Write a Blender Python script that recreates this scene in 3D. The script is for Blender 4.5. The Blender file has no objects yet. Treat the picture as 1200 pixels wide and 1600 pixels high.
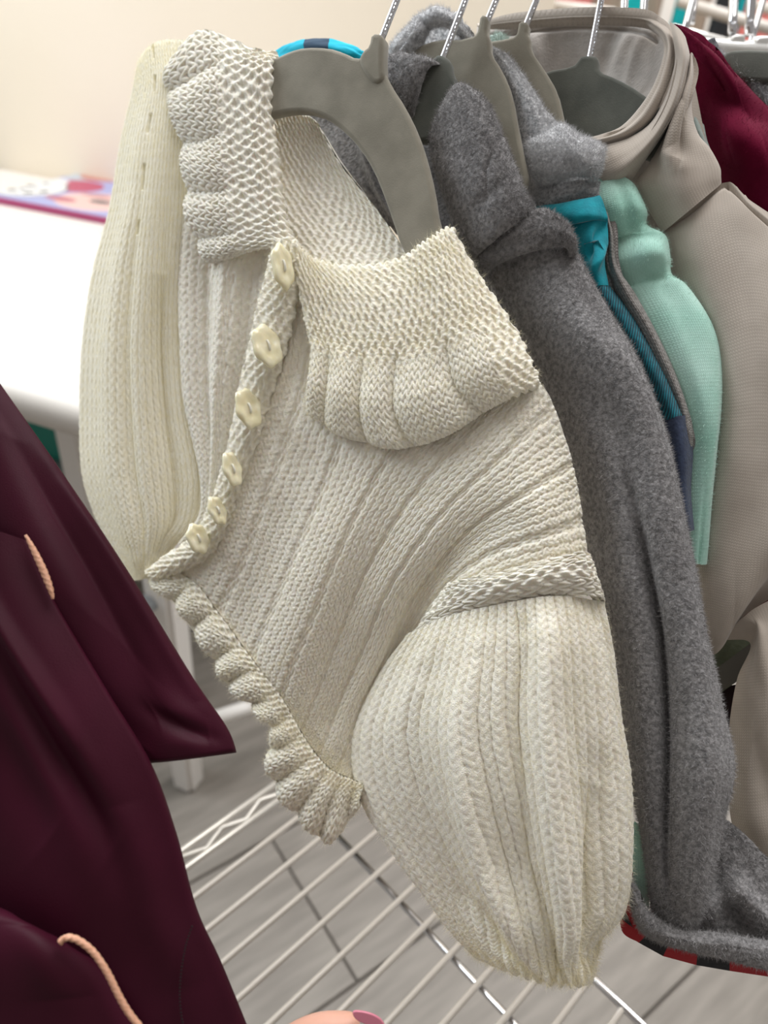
import bpy, bmesh, math, random
import numpy as np
from mathutils import Matrix, Vector

random.seed(4)
RNG = np.random.default_rng(7)
C = bpy.context.scene.collection
SC = bpy.context.scene

# ------------------------------------------------------------------ camera
F = 1155.0                                   # focal length in pixels of the 1200x1600 frame
HC = 1.05                                    # camera height above the floor
UP = np.array([150.0, 1661.0, -1155.0]); UP /= np.linalg.norm(UP)
YW = np.array([0, 0, 1.0]) - UP * UP[2]; YW /= np.linalg.norm(YW)
XW = np.cross(UP, YW)                        # (camera x right, y up, z forward)
if XW[0] < 0: XW = -XW
M = np.array([XW, YW, UP])                   # camera space -> world
CAM = np.array([0, 0, HC])
cd = bpy.data.cameras.new('camera'); cam = bpy.data.objects.new('camera', cd); C.objects.link(cam)
cd.sensor_fit = 'VERTICAL'; cd.sensor_height = 36.0; cd.lens = F / 1600 * 36.0
cd.clip_start = 0.01
cm = Matrix.Identity(4)
for i in range(3):
    cm[i][0] = M[i, 0]; cm[i][1] = M[i, 1]; cm[i][2] = -M[i, 2]; cm[i][3] = CAM[i]
cam.matrix_world = cm
SC.camera = cam
cd.dof.use_dof = True; cd.dof.focus_distance = 0.345; cd.dof.aperture_fstop = 6.5

# ------------------------------------------------------------------ world, lights, exposure
SC.view_settings.view_transform = 'Standard'
try: SC.view_settings.look = 'None'
except Exception: pass
SC.view_settings.gamma = 1.0; SC.view_settings.exposure = 0.0
SC.view_settings.use_curve_mapping = False
w = bpy.data.worlds.new('world'); SC.world = w; w.use_nodes = True
bg = w.node_tree.nodes['Background']
bg.inputs[0].default_value = (1.0, 0.94, 0.89, 1); bg.inputs[1].default_value = 0.30

def area(name, loc, target, size, power, col, sy=None):
    l = bpy.data.lights.new(name, 'AREA'); l.energy = power; l.color = col
    l.size = size
    if sy: l.shape = 'RECTANGLE'; l.size_y = sy
    o = bpy.data.objects.new(name, l); C.objects.link(o); o.location = loc
    d = Vector(target) - Vector(loc)
    o.rotation_euler = d.to_track_quat('-Z', 'Y').to_euler()
    return o
area('ceiling_panel_far', (0.25, 1.25, 2.5), (0.05, 0.75, 0.0), 1.5, 48, (0.96, 0.97, 1.0))
area('fill_wall_left', (-1.5, 1.3, 2.5), (-1.2, 1.5, 0.0), 1.2, 16, (1.0, 0.96, 0.9))  # fill added to lift the cream wall, not a known fixture
area('ceiling_panel_near', (0.35, 0.55, 2.5), (0.2, 0.45, 0.0), 1.0, 11, (1.0, 0.97, 0.93))
area('window_left', (-1.75, 0.95, 1.9), (-0.1, 0.36, 0.95), 1.1, 32, (0.82, 0.92, 1.0))
area('fill_shop', (1.5, 2.6, 2.6), (1.4, 2.4, 0.0), 1.5, 60, (1.0, 0.98, 0.95))  # added fill to brighten the shop wall, not a known fixture

# ------------------------------------------------------------------ object helpers
def tag(o, label=None, cat=None, group=None, kind=None):
    if label: o['label'] = label
    if cat: o['category'] = cat
    if group: o['group'] = group
    if kind: o['kind'] = kind
    return o
def thing(name, label, cat, loc, group=None, kind=None):
    o = bpy.data.objects.new(name, None); C.objects.link(o); o.location = loc
    o.empty_display_size = 0.02
    return tag(o, label, cat, group, kind)
def link(name, me, m=None, parent=None):
    o = bpy.data.objects.new(name, me); C.objects.link(o)
    if m: me.materials.append(m)
    if parent is not None:
        p = parent; off = Vector((0, 0, 0))
        while p is not None: off += p.location; p = p.parent
        me.transform(Matrix.Translation(-off)); o.parent = parent
    return o
def mesh_np(name, V, Q, uv=None, smooth=True):
    """V (n,3), Q (m,3|4) -> mesh; uv per vertex"""
    me = bpy.data.meshes.new(name)
    V = np.asarray(V, np.float32); Q = np.asarray(Q, np.int32)
    k = Q.shape[1]
    me.vertices.add(len(V)); me.vertices.foreach_set('co', V.ravel())
    me.loops.add(Q.size); me.loops.foreach_set('vertex_index', Q.ravel())
    me.polygons.add(len(Q)); me.polygons.foreach_set('loop_start', np.arange(0, Q.size, k, dtype=np.int32))
    me.polygons.foreach_set('use_smooth', np.full(len(Q), smooth, dtype=bool))
    if uv is not None:
        l = me.uv_layers.new(name='uv'); l.data.foreach_set('uv', np.asarray(uv, np.float32)[Q.ravel()].ravel())
    me.update(calc_edges=True); me.validate()
    return me

# ---- pixels and planes -> world
def ray(px, py): return np.array([(px - 600) / F, (800 - py) / F, 1.0])
def W(p): return (M @ np.asarray(p, float).reshape(-1, 3).T).T + CAM
def atz(px, py, z): return W(ray(px, py) * z)[0]
def onh(px, py, h):
    r = M @ ray(px, py); return CAM + r * ((h - HC) / r[2])
PN = np.array([-0.444, -0.028, -0.894]); PN /= np.linalg.norm(PN)   # plane the hanging clothes share
PC = -0.3277
def plz(px, py, s=0.0, n=None, c=None):
    n = PN if n is None else n; c = PC if c is None else c
    return (c - s) / (n @ ray(px, py))
def onp(px, py, s=0.0): return atz(px, py, plz(px, py, s))

# ---- spline surfaces
def crm(n_ctrl, n):
    """Catmull-Rom basis matrix (n x n_ctrl)"""
    B = np.zeros((n, n_ctrl)); t = np.linspace(0, n_ctrl - 1, n)
    for a, x in enumerate(t):
        i = min(int(x), n_ctrl - 2); f = x - i
        w4 = [-.5*f+f*f-.5*f**3, 1-2.5*f*f+1.5*f**3, .5*f+2*f*f-1.5*f**3, -.5*f*f+.5*f**3]
        for k, ww in zip((i-1, i, i+1, i+2), w4):
            if k < 0: B[a, 0] += 2*ww; B[a, 1] -= ww
            elif k >= n_ctrl: B[a, -1] += 2*ww; B[a, -2] -= ww
            else: B[a, k] += ww
    return B
def normals(P, ref):
    du = np.gradient(P, axis=1); dv = np.gradient(P, axis=0)
    n = np.cross(du, dv); n /= np.linalg.norm(n, axis=2, keepdims=True) + 1e-12
    s = np.sign(np.sum(n * ref, axis=2).mean()) or 1
    return n * s
def ridge(U, V, pts, wd, amp, taper=True):
    """a crease (amp<0) or fold (amp>0) along a polyline in uv"""
    best = np.full(U.shape, 9.0); tt = np.zeros(U.shape)
    n = len(pts) - 1
    for i in range(n):
        a = np.array(pts[i]); b = np.array(pts[i+1]); d = b - a
        t = np.clip(((U-a[0])*d[0] + (V-a[1])*d[1]) / (d @ d), 0, 1)
        q = np.hypot(U-a[0]-t*d[0], V-a[1]-t*d[1])
        k = q < best; best = np.where(k, q, best); tt = np.where(k, (i+t)/n, tt)
    f = np.sin(np.pi*np.clip(tt, .03, .97))**.5 if taper else 1
    return amp * np.exp(-(best/wd)**2) * f
class Surf: pass
def surf(name, rows, m, parent, s=0.0, nu=60, nv=60, bulge=None, fine=None, back=0.004, bstep=5,
         round_u=(0, 0), round_v=(0, 0), rw=0.06, transpose=False, noise=0.0, nsc=1.0):
    """a cloth panel: rows of (px, py[, dz mm]) control points lying near the garment's plane s metres behind
    the first garment, splined into a dense sheet, then pushed along its normal by bulge() and fine()"""
    if transpose: rows = [list(r) for r in zip(*rows)]
    G = np.array([[ray(p[0], p[1]) * (plz(p[0], p[1], s) + (p[2]*.001 if len(p) > 2 else 0)) for p in r] for r in rows])
    Bu = crm(G.shape[1], nu); Bv = crm(G.shape[0], nv)
    P = np.einsum('ai,bj,ijk->abk', Bv, Bu, G)
    U, V = np.meshgrid(np.linspace(0, 1, nu), np.linspace(0, 1, nv))
    ref = -P / np.linalg.norm(P, axis=2, keepdims=True)
    N = normals(P, ref)
    d = np.zeros(U.shape)
    if bulge is not None: d = d + bulge(U, V)
    def rnd(x, a):
        x = np.clip(x / rw, 0, 1); return -a * (1 - np.sqrt(np.clip(1-(1-x)**2, 0, 1)))
    d = d + rnd(U, round_u[0]) + rnd(1-U, round_u[1]) + rnd(V, round_v[0]) + rnd(1-V, round_v[1])
    if noise:
        for k, a in ((3, 1), (7, .5), (13, .25)):
            ph = RNG.uniform(0, 6.3, 4); k = k*nsc
            d = d + noise*a*np.sin(k*U*1.3+ph[0]+1.5*np.sin(k*V*.7+ph[1]))*np.sin(k*V+ph[2]+np.sin(k*U*.8+ph[3]))
    P = P + N * d[..., None]
    N = normals(P, ref)
    B0, N0 = P, N
    if fine is not None:
        P = P + N * fine(U, V)[..., None]
    wid = np.linalg.norm(np.diff(B0, axis=1), axis=2).sum(1).mean(); hei = np.linalg.norm(np.diff(B0, axis=0), axis=2).sum(0).mean()
    idx = np.arange(nu*nv).reshape(nv, nu)
    Q = np.stack([idx[:-1, :-1], idx[1:, :-1], idx[1:, 1:], idx[:-1, 1:]], -1).reshape(-1, 4)
    VV = [P.reshape(-1, 3)]; UV = [np.stack([U*wid, V*hei], -1).reshape(-1, 2)]; QQ = [Q]
    if back:
        iu = np.unique(np.r_[np.arange(0, nu, bstep), nu-1]); iv = np.unique(np.r_[np.arange(0, nv, bstep), nv-1])
        g = np.ix_(iv, iu)
        e = np.minimum.reduce([U[g], 1-U[g], V[g], 1-V[g]])
        bk = back if np.isscalar(back) else back(U[g], V[g])
        b = B0[g] - N0[g] * (bk*np.sqrt(np.clip(e/.1, 0, 1)) + .0004)[..., None]
        ib = np.arange(b.shape[0]*b.shape[1]).reshape(b.shape[:2]) + nu*nv
        VV.append(b.reshape(-1, 3)); UV.append(np.stack([U[g]*wid, V[g]*hei], -1).reshape(-1, 2))
        QQ.append(np.stack([ib[:-1, :-1], ib[:-1, 1:], ib[1:, 1:], ib[1:, :-1]], -1).reshape(-1, 4))
    V3 = W(np.concatenate(VV))
    Qa = np.concatenate(QQ)
    # orient the front towards the camera
    i0 = Q[len(Q)//2]; a, b_, c_ = V3[i0[0]], V3[i0[1]], V3[i0[2]]
    if np.dot(np.cross(b_-a, c_-a), CAM-a) < 0: Qa = Qa[:, ::-1]
    o = link(name, mesh_np(name, V3, Qa, np.concatenate(UV)), m, parent)
    r = Surf(); r.o = o; r.P = W(P.reshape(-1, 3)).reshape(P.shape); r.N = (M @ N.reshape(-1, 3).T).T.reshape(N.shape)
    r.parent = parent
    return r
def fuzz(srf, n, ln, wd, m, lean=0.8, name='fuzz'):
    """loose fibres standing off a cloth: one part, too many to count"""
    P = srf.P; N = srf.N; nv, nu = P.shape[:2]
    i = RNG.integers(0, nv-1, n); j = RNG.integers(0, nu-1, n); a = RNG.random((n, 1)); b = RNG.random((n, 1))
    p = P[i, j]*(1-a)*(1-b) + P[i, j+1]*a*(1-b) + P[i+1, j]*(1-a)*b + P[i+1, j+1]*a*b
    nn = N[i, j]
    d = nn + RNG.normal(0, lean, (n, 3)); d /= np.linalg.norm(d, axis=1, keepdims=True)
    d *= ln * RNG.uniform(.4, 1.2, (n, 1))
    sd = np.cross(d, RNG.normal(0, 1, (n, 3))); sd /= np.linalg.norm(sd, axis=1, keepdims=True); sd *= wd
    bend = RNG.normal(0, ln*.25, (n, 3))
    V = np.stack([p-sd-nn*.0003, p+sd-nn*.0003, p+d*.55+bend*.5+sd*.7, p+d*.55+bend*.5-sd*.7, p+d+bend*1.3], 1).reshape(-1, 3)
    k = np.arange(n)[:, None]*5
    T = np.concatenate([k+[[0, 1, 2]], k+[[0, 2, 3]], k+[[3, 2, 4]]])
    o = link(name, mesh_np(name, V, T), m, srf.parent); o['kind'] = 'stuff'
    return o
def tube(name, pts, r, m, parent, seg=10, sub=8, closed=False, spline=True, prof=None):
    """round bar through world points; r scalar or list; prof(t, ang) scales the radius"""
    P = np.array(pts, float); n = len(P)
    R = np.full(n, r) if np.isscalar(r) else np.array(r, float)
    if spline and n > 2:
        B = crm(n, (n-1)*sub+1); P = B @ P; R = B @ R
    T = np.gradient(P, axis=0); T /= np.linalg.norm(T, axis=1, keepdims=True)+1e-12
    a = np.array([0, 0, 1.0]) if abs(T[0][2]) < .9 else np.array([1.0, 0, 0])
    X = np.cross(T[0], a); X /= np.linalg.norm(X)
    V = []; ang = np.linspace(0, 2*np.pi, seg, endpoint=False)
    L = np.r_[0, np.cumsum(np.linalg.norm(np.diff(P, axis=0), axis=1))]
    for i in range(len(P)):
        X = X - T[i]*(X@T[i]); X /= np.linalg.norm(X); Y = np.cross(T[i], X)
        k = np.ones(seg) if prof is None else prof(L[i], ang)
        V.append(P[i] + (np.cos(ang)*k)[:, None]*X*R[i] + (np.sin(ang)*k)[:, None]*Y*R[i])
    nn = len(P); V = np.concatenate(V + [P[:1], P[-1:]])
    Q = []
    for i in range(nn-1):
        for j in range(seg):
            Q.append((i*seg+j, i*seg+(j+1) % seg, (i+1)*seg+(j+1) % seg, (i+1)*seg+j))
    me = bpy.data.meshes.new(name)
    caps = [(nn*seg, (j+1) % seg, j) for j in range(seg)] + [(nn*seg+1, (nn-1)*seg+j, (nn-1)*seg+(j+1) % seg) for j in range(seg)]
    me.from_pydata(V.tolist(), [], Q + caps); me.update()
    for p in me.polygons: p.use_smooth = True
    return link(name, me, m, parent)
def slab(name, outline, n, th, m, parent, bev=0.0015, smooth=0, seg=3):
    """flat piece with a closed outline (world points on one plane), thickness th along n, rounded edges"""
    P = np.array(outline, float)
    for _ in range(smooth):
        Q = np.roll(P, -1, 0); P = np.stack([.75*P+.25*Q, .25*P+.75*Q], 1).reshape(-1, 3)
    n = np.array(n, float); n /= np.linalg.norm(n)
    bm = bmesh.new()
    a = [bm.verts.new(p + n*th/2) for p in P]
    f = bm.faces.new(a)
    r = bmesh.ops.extrude_face_region(bm, geom=[f])
    for v in [g for g in r['geom'] if isinstance(g, bmesh.types.BMVert)]: v.co -= Vector(n*th)
    bmesh.ops.recalc_face_normals(bm, faces=bm.faces[:])
    if bev:
        ed = [e for e in bm.edges if len(e.link_faces) == 2 and any(len(q.verts) > 4 for q in e.link_faces)]
        bmesh.ops.bevel(bm, geom=ed, offset=bev, segments=seg, profile=.5, affect='EDGES', clamp_overlap=True)
    for q in bm.faces: q.smooth = len(q.verts) <= 4
    me = bpy.data.meshes.new(name); bm.to_mesh(me); bm.free()
    return link(name, me, m, parent)
def box(name, c, size, m, parent=None, rz=0.0, bev=0.004, rot=None, seg=2):
    bm = bmesh.new(); bmesh.ops.create_cube(bm, size=1)
    bmesh.ops.scale(bm, vec=size, verts=bm.verts)
    if bev: bmesh.ops.bevel(bm, geom=bm.edges[:], offset=min(bev, min(size)*.45), segments=seg, profile=.5, affect='EDGES')
    mt = Matrix.Translation(c) @ (rot if rot is not None else Matrix.Rotation(rz, 4, 'Z'))
    bmesh.ops.transform(bm, matrix=mt, verts=bm.verts)
    me = bpy.data.meshes.new(name); bm.to_mesh(me); bm.free()
    return link(name, me, m, parent)

# ------------------------------------------------------------------ materials
def mat(name, col, rough=.8, metal=0, sheen=0, col2=None, nscale=120, ndetail=4, bump=0, bscale=400, sss=0, spec=.5,
        rib=None, ribamt=.3, trans=0, mixlo=.35, mixhi=.65, stretch=None, sheen_tint=None):
    m = bpy.data.materials.new(name); m.use_nodes = True; nt = m.node_tree; b = nt.nodes['Principled BSDF']
    L = nt.links.new; b.inputs['Base Color'].default_value = (*col, 1)
    b.inputs['Roughness'].default_value = rough; b.inputs['Metallic'].default_value = metal
    b.inputs['Specular IOR Level'].default_value = spec
    b.inputs['Sheen Weight'].default_value = sheen; b.inputs['Sheen Roughness'].default_value = .45
    if sheen_tint: b.inputs['Sheen Tint'].default_value = (*sheen_tint, 1)
    if sss:
        b.inputs['Subsurface Weight'].default_value = sss
        b.inputs['Subsurface Radius'].default_value = (1, .8, .45); b.inputs['Subsurface Scale'].default_value = .004
    tc = nt.nodes.new('ShaderNodeTexCoord')
    last = None
    if col2 is not None:
        n = nt.nodes.new('ShaderNodeTexNoise'); n.inputs['Scale'].default_value = nscale; n.inputs['Detail'].default_value = ndetail
        if stretch:
            mp = nt.nodes.new('ShaderNodeMapping'); mp.inputs['Scale'].default_value = stretch[:3]
            if len(stretch) > 3: mp.inputs['Rotation'].default_value = (0, 0, stretch[3])
            L(tc.outputs['Object'], mp.inputs['Vector']); L(mp.outputs[0], n.inputs['Vector'])
        else: L(tc.outputs['Object'], n.inputs['Vector'])
        r = nt.nodes.new('ShaderNodeValToRGB'); r.color_ramp.elements[0].position = mixlo; r.color_ramp.elements[1].position = mixhi
        r.color_ramp.elements[0].color = (*col, 1); r.color_ramp.elements[1].color = (*col2, 1)
        L(n.outputs['Fac'], r.inputs[0]); L(r.outputs[0], b.inputs['Base Color']); last = r.outputs[0]
    hsock = None
    if bump:
        n2 = nt.nodes.new('ShaderNodeTexNoise'); n2.inputs['Scale'].default_value = bscale; n2.inputs['Detail'].default_value = 5
        L(tc.outputs['Object'], n2.inputs['Vector']); hsock = n2.outputs['Fac']
    if rib:                                    # knitted jersey: fine columns of slanted stitches in UV metres
        uv = nt.nodes.new('ShaderNodeUVMap'); sx = nt.nodes.new('ShaderNodeSeparateXYZ'); L(uv.outputs[0], sx.inputs[0])
        def mth(op, a, bb):
            q = nt.nodes.new('ShaderNodeMath'); q.operation = op
            for i, v in enumerate((a, bb)):
                if v is None: continue
                if isinstance(v, (int, float)): q.inputs[i].default_value = v
                else: L(v, q.inputs[i])
            return q.outputs[0]
        cx = mth('MULTIPLY', sx.outputs[0], 2*math.pi/rib[0]); cy = mth('MULTIPLY', sx.outputs[1], 2*math.pi/rib[1])
        s1 = mth('SINE', cx, None); ab = mth('ABSOLUTE', mth('SINE', mth('MULTIPLY', cx, .5), None), None)
        s2 = mth('SINE', mth('ADD', cy, mth('MULTIPLY', ab, rib[2] if len(rib) > 2 else 3.0)), None)
        hh = mth('ADD', mth('MULTIPLY', ab, .7), mth('MULTIPLY', s2, .3))
        if len(rib) > 3: hh = mth('ADD', mth('MULTIPLY', mth('SINE', mth('ADD', cx, cy), None), .5), .5)
        hsock = hh if hsock is None else mth('ADD', hh, mth('MULTIPLY', hsock, .6))
        mx = nt.nodes.new('ShaderNodeMix'); mx.data_type = 'RGBA'; mx.blend_type = 'MULTIPLY'
        mx.inputs[0].default_value = ribamt
        cr = nt.nodes.new('ShaderNodeValToRGB'); q_ = .22 if len(rib) > 3 else .35
        cr.color_ramp.elements[0].color = (q_, q_, q_*1.2, 1); cr.color_ramp.elements[0].position = .25 if len(rib) > 3 else .0
        cr.color_ramp.elements[1].position = .7
        L(hh, cr.inputs[0]); L(cr.outputs[0], mx.inputs[7])
        if last is not None: L(last, mx.inputs[6])
        else: mx.inputs[6].default_value = (*col, 1)
        L(mx.outputs[2], b.inputs['Base Color'])
    if hsock is not None:
        bp = nt.nodes.new('ShaderNodeBump'); bp.inputs['Strength'].default_value = bump or .4; bp.inputs['Distance'].default_value = .001
        L(hsock, bp.inputs['Height']); L(bp.outputs[0], b.inputs['Normal'])
    if trans:
        t = nt.nodes.new('ShaderNodeBsdfTranslucent'); t.inputs[0].default_value = (min(1, col[0]*1.1), col[1]*1.06, col[2]*.72, 1)
        ms = nt.nodes.new('ShaderNodeMixShader'); ms.inputs[0].default_value = trans
        out = nt.nodes['Material Output']; L(b.outputs[0], ms.inputs[1]); L(t.outputs[0], ms.inputs[2]); L(ms.outputs[0], out.inputs[0])
    return m

YARN = mat('cream_yarn', (.85, .80, .685), .85, sheen=.15, bump=.6, bscale=1700, sss=.2, trans=.0, col2=(.91, .87, .765), nscale=260, spec=.12)
YARN_THIN_LIT = mat('cream_yarn_thin_lit', (.92, .88, .76), .85, sheen=.15, bump=.35, bscale=900, trans=.24, col2=(.95, .93, .86), nscale=260, spec=.12)  # translucent knit; extra brightness of the left sleeve painted in as paler yarn
FIBRE = mat('cream_fibre', (.89, .84, .71), .8, trans=.4)
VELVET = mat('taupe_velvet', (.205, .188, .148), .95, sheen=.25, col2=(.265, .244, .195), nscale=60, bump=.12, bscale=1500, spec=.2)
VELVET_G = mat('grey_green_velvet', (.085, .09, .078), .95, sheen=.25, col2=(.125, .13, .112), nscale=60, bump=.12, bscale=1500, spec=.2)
CHROME = mat('chrome', (.80, .80, .82), .12, metal=1)
FLEECE = mat('grey_fleece', (.15, .146, .147), .95, sheen=.3, col2=(.32, .31, .31), nscale=500, ndetail=3, bump=1.0, bscale=700, spec=.2, mixlo=.36, mixhi=.66)
HEATHER_LIT = mat('heather_fleece_lit', (.48, .48, .49), .95, sheen=.3, col2=(.88, .88, .89), nscale=700, ndetail=3, bump=.6, bscale=1100, spec=.2)  # heather fleece again, with the light on hood and collar put into its colour
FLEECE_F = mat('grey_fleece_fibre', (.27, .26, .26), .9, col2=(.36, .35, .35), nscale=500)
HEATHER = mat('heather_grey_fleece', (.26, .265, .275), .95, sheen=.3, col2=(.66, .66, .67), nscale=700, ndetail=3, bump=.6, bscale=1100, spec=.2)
HEATHER_F = mat('heather_fibre', (.56, .56, .57), .9)
TEAL = mat('teal_flannel', (.0, .235, .30), .9, sheen=.2, col2=(.0, .32, .40), nscale=160, bump=.3, bscale=900)
NAVY = mat('navy_flannel', (.018, .028, .060), .9, sheen=.2, col2=(.03, .045, .09), nscale=400, bump=.3, bscale=900)
TWILL = mat('teal_navy_twill', (.0, .08, .11), .9, sheen=.1, rib=(.0026, .0020, 0, 1), ribamt=1.0, col2=(.0, .17, .22), nscale=300)
MINT = mat('mint_knit', (.33, .60, .50), .9, sheen=.3, rib=(.0013, .0012), ribamt=.12, col2=(.47, .71, .62), nscale=25, bump=.15)
MINT_F = mat('mint_fleece', (.40, .50, .45), .95, sheen=.3, col2=(.55, .65, .60), nscale=500, bump=.6, bscale=900)
TAN = mat('taupe_jersey', (.43, .375, .32), .9, sheen=.3, rib=(.0013, .0012), ribamt=.10, col2=(.50, .44, .38), nscale=60, bump=.14, spec=.15)
TAN_IN = mat('taupe_fleece_inside', (.42, .385, .355), .95, sheen=.1, col2=(.53, .49, .455), nscale=90, bump=.4, bscale=700, spec=.05)
WINE_R = mat('crimson_velour', (.085, .002, .016), .85, sheen=.1, spec=.08, sheen_tint=(.8, .05, .2), col2=(.125, .003, .024), nscale=40, bump=.15, bscale=900)
WINE = mat('wine_satin', (.034, .0030, .010), .55, sheen=.0, col2=(.046, .0042, .0145), nscale=20, bump=.1, bscale=1600, spec=.14)
WINE_D = mat('wine_thread', (.012, .002, .004), .9)
PEACH = mat('peach_cord', (.72, .40, .27), .6, col2=(.60, .30, .18), nscale=900, bump=.4, bscale=1800)
RED = mat('red_flannel', (.33, .012, .018), .9, sheen=.2, bump=.3)
BLACKC = mat('black_flannel', (.012, .012, .014), .9, sheen=.2, bump=.3)
PEARL = mat('pearl_button', (.80, .73, .49), .18, col2=(.88, .82, .62), nscale=160, sss=.3, spec=.7)
THREAD = mat('cream_thread', (.85, .82, .70), .8)
WHITE = mat('white_lacquer', (.62, .58, .53), .5)
WHITE2 = mat('white_paint', (.80, .77, .73), .5)
WIRE = mat('pale_coated_wire', (.46, .42, .37), .35, spec=.6)
WIRE_E = mat('satin_edge_wire', (.60, .57, .52), .3, metal=.45)
WALL = mat('cream_wall', (.80, .70, .56), .9, col2=(.83, .73, .60), nscale=2)
FLOORM = mat('grey_wood_plank', (.175, .155, .132), .55, col2=(.245, .22, .19), nscale=7, ndetail=6, stretch=(1.2, 9, 1, math.radians(-47)), bump=.05, bscale=200)
JOINT = mat('dark_joint', (.16, .145, .13), .9)
TEALBIN = mat('teal_plastic', (.0, .20, .15), .5)
SKIN = mat('skin', (.62, .33, .24), .55, sss=.3, col2=(.68, .38, .29), nscale=60)
NAIL = mat('pink_nail', (.62, .20, .27), .25)
CORAL = mat('coral_cloth', (.72, .22, .20), .9)
TEAL2 = mat('turquoise_cloth', (.0, .42, .45), .9)
BEIGE = mat('beige_cloth', (.34, .27, .21), .9)
DARK = mat('black_cloth', (.02, .025, .028), .9)
GREYC = mat('charcoal_cloth', (.11, .12, .13), .95, sheen=.3, col2=(.2, .2, .21), nscale=500, bump=.5, bscale=800)
GREYL = mat('light_grey_cloth', (.55, .56, .58), .9)
CLEAR = mat('clear_clip', (.90, .90, .87), .12, metal=.35)
OLIVE = mat('olive_cloth', (.13, .15, .10), .95, bump=.4)

# ------------------------------------------------------------------ stitch relief (heights 0..1; s columns, t rows)
def hsh(a, b): return np.abs(np.sin(a*12.9898 + b*78.233)*43758.5453) % 1.0
def wob(s, t, j=1.0):
    return s + j*(.10*np.sin(t*1.9 + 2*np.sin(s*.7)) + .05*np.sin(t*4.3 + s*2.1)), t + j*(.12*np.sin(s*1.3 + 1.7*np.sin(t*.31)) + .07*np.sin(s*3.7 + t))
def stock(s, t, rad=.235, dx=.36, ln=.80, j=1.0):
    s, t = wob(s, t, j)
    fs = s - np.floor(s); ax = np.abs(fs - .5); h = np.zeros_like(s); ft = t - np.floor(t)
    dy = -math.sqrt(1-dx*dx)                                  # leg direction (V points down the panel)
    sd = np.where(fs > .5, 1, 0)
    for k in (-1, 0, 1):
        ty = ft - .5 - k; rx = (ax - .25); q = ((rx*dx + ty*dy)/ln)**2 + ((rx*dy - ty*dx)/rad)**2
        a = 1 - .17*j + .3*j*hsh(np.floor(s)+.37*sd, np.floor(t)+k)
        h = np.maximum(h, a*np.sqrt(np.clip(1 - q, 0, 1)))
    return h
def garter(s, t, A=.15):
    """loops of yarn: each row a wave whose crests stand proud, interlocked with the next row's troughs"""
    s, t = wob(s, t)
    h = np.zeros_like(s); r0 = np.floor(t)
    for k in (-1, 0, 1):
        r = r0 + k
        c = 2*np.pi*(s + .5*(r % 2)); sl_ = 2*np.pi*A*np.sin(c)
        a = .85 + .3*hsh(np.floor(s + .5*(r % 2) + .5), r)
        d = (t - r - .36 + A*np.cos(c)) / np.sqrt(1 + sl_*sl_)
        h = np.maximum(h, a*(.70 + .30*np.cos(c))*np.sqrt(np.clip(1 - (d/.30)**2, 0, 1)))
        d = (t - r - .70 + A*np.cos(c)) / np.sqrt(1 + sl_*sl_)
        h = np.maximum(h, a*(.60 - .30*np.cos(c))*np.sqrt(np.clip(1 - (d/.27)**2, 0, 1)))
    return h
def ribk(s, t, dep=.8, st=.6, dx=.36, ln=.8, j=1.0):
    s2, _ = wob(s, t, j)
    fs = s2 - np.floor(s2)
    return st*stock(s, t, .235, dx, ln, j) + dep*np.sqrt(np.clip(1 - ((fs-.5)/.52)**2, 0, 1))
def ladder(s, t, every=6):
    """stockinette in shallow cords with a recessed purl column every few columns"""
    c = np.floor(wob(s, t)[0]) % every
    return np.where(c == every-1, .7*garter(s*2.0, t*.6) - .2, ribk(s, t, .6, .45))

# ------------------------------------------------------------------ room
def struct(o): o['kind'] = 'structure'; return o
fl = thing('floor', None, None, (0, 0, 0), kind='structure')
me = bpy.data.meshes.new('subfloor')
me.from_pydata([(-3, -1.0, -.006), (4, -1.0, -.006), (4, 4.2, -.006), (-3, 4.2, -.006)], [], [(0, 1, 2, 3)])
link('subfloor', me, JOINT, fl)
PA = math.radians(52)                                    # planks run this way (from +y towards +x)
pe = np.array([math.sin(PA), math.cos(PA)]); pg = np.array([math.cos(PA), -math.sin(PA)])
s0 = onh(306, 1375, 0)[:2] @ pg; s1 = onh(494, 1581, 0)[:2] @ pg
e0 = onh(490, 1420, 0)[:2] @ pe
pw = abs(s1 - s0); PL = 6.2 * pw
bmp = bmesh.new(); bmesh.ops.create_cube(bmp, size=1); bmesh.ops.scale(bmp, vec=(PL-.003, pw-.003, .012), verts=bmp.verts)
bmesh.ops.bevel(bmp, geom=[e for e in bmp.edges if all(v.co.z > 0 for v in e.verts)], offset=.0012, segments=1, affect='EDGES')
pme = bpy.data.meshes.new('plank'); bmp.to_mesh(pme); bmp.free(); pme.materials.append(FLOORM)
for i in range(-14, 16):
    off = e0 + ((i*0.37) % 1.0)*PL if i % 2 else e0 + ((i*.21) % 1.0)*PL
    if i in (0,): off = e0
    for k in range(-4, 5):
        c = pg*(s0 + (i+.5)*(s1-s0)) + pe*(off + (k+.5)*PL)
        if not (-1.3 < c[0] < 2.6 and -.5 < c[1] < 3.6): continue
        o = bpy.data.objects.new('plank', pme); C.objects.link(o); o.parent = fl
        o.location = (c[0], c[1], -.006 + .0006*((i*7+k*3) % 3)); o.rotation_euler = (0, 0, math.pi/2 - PA)
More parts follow.
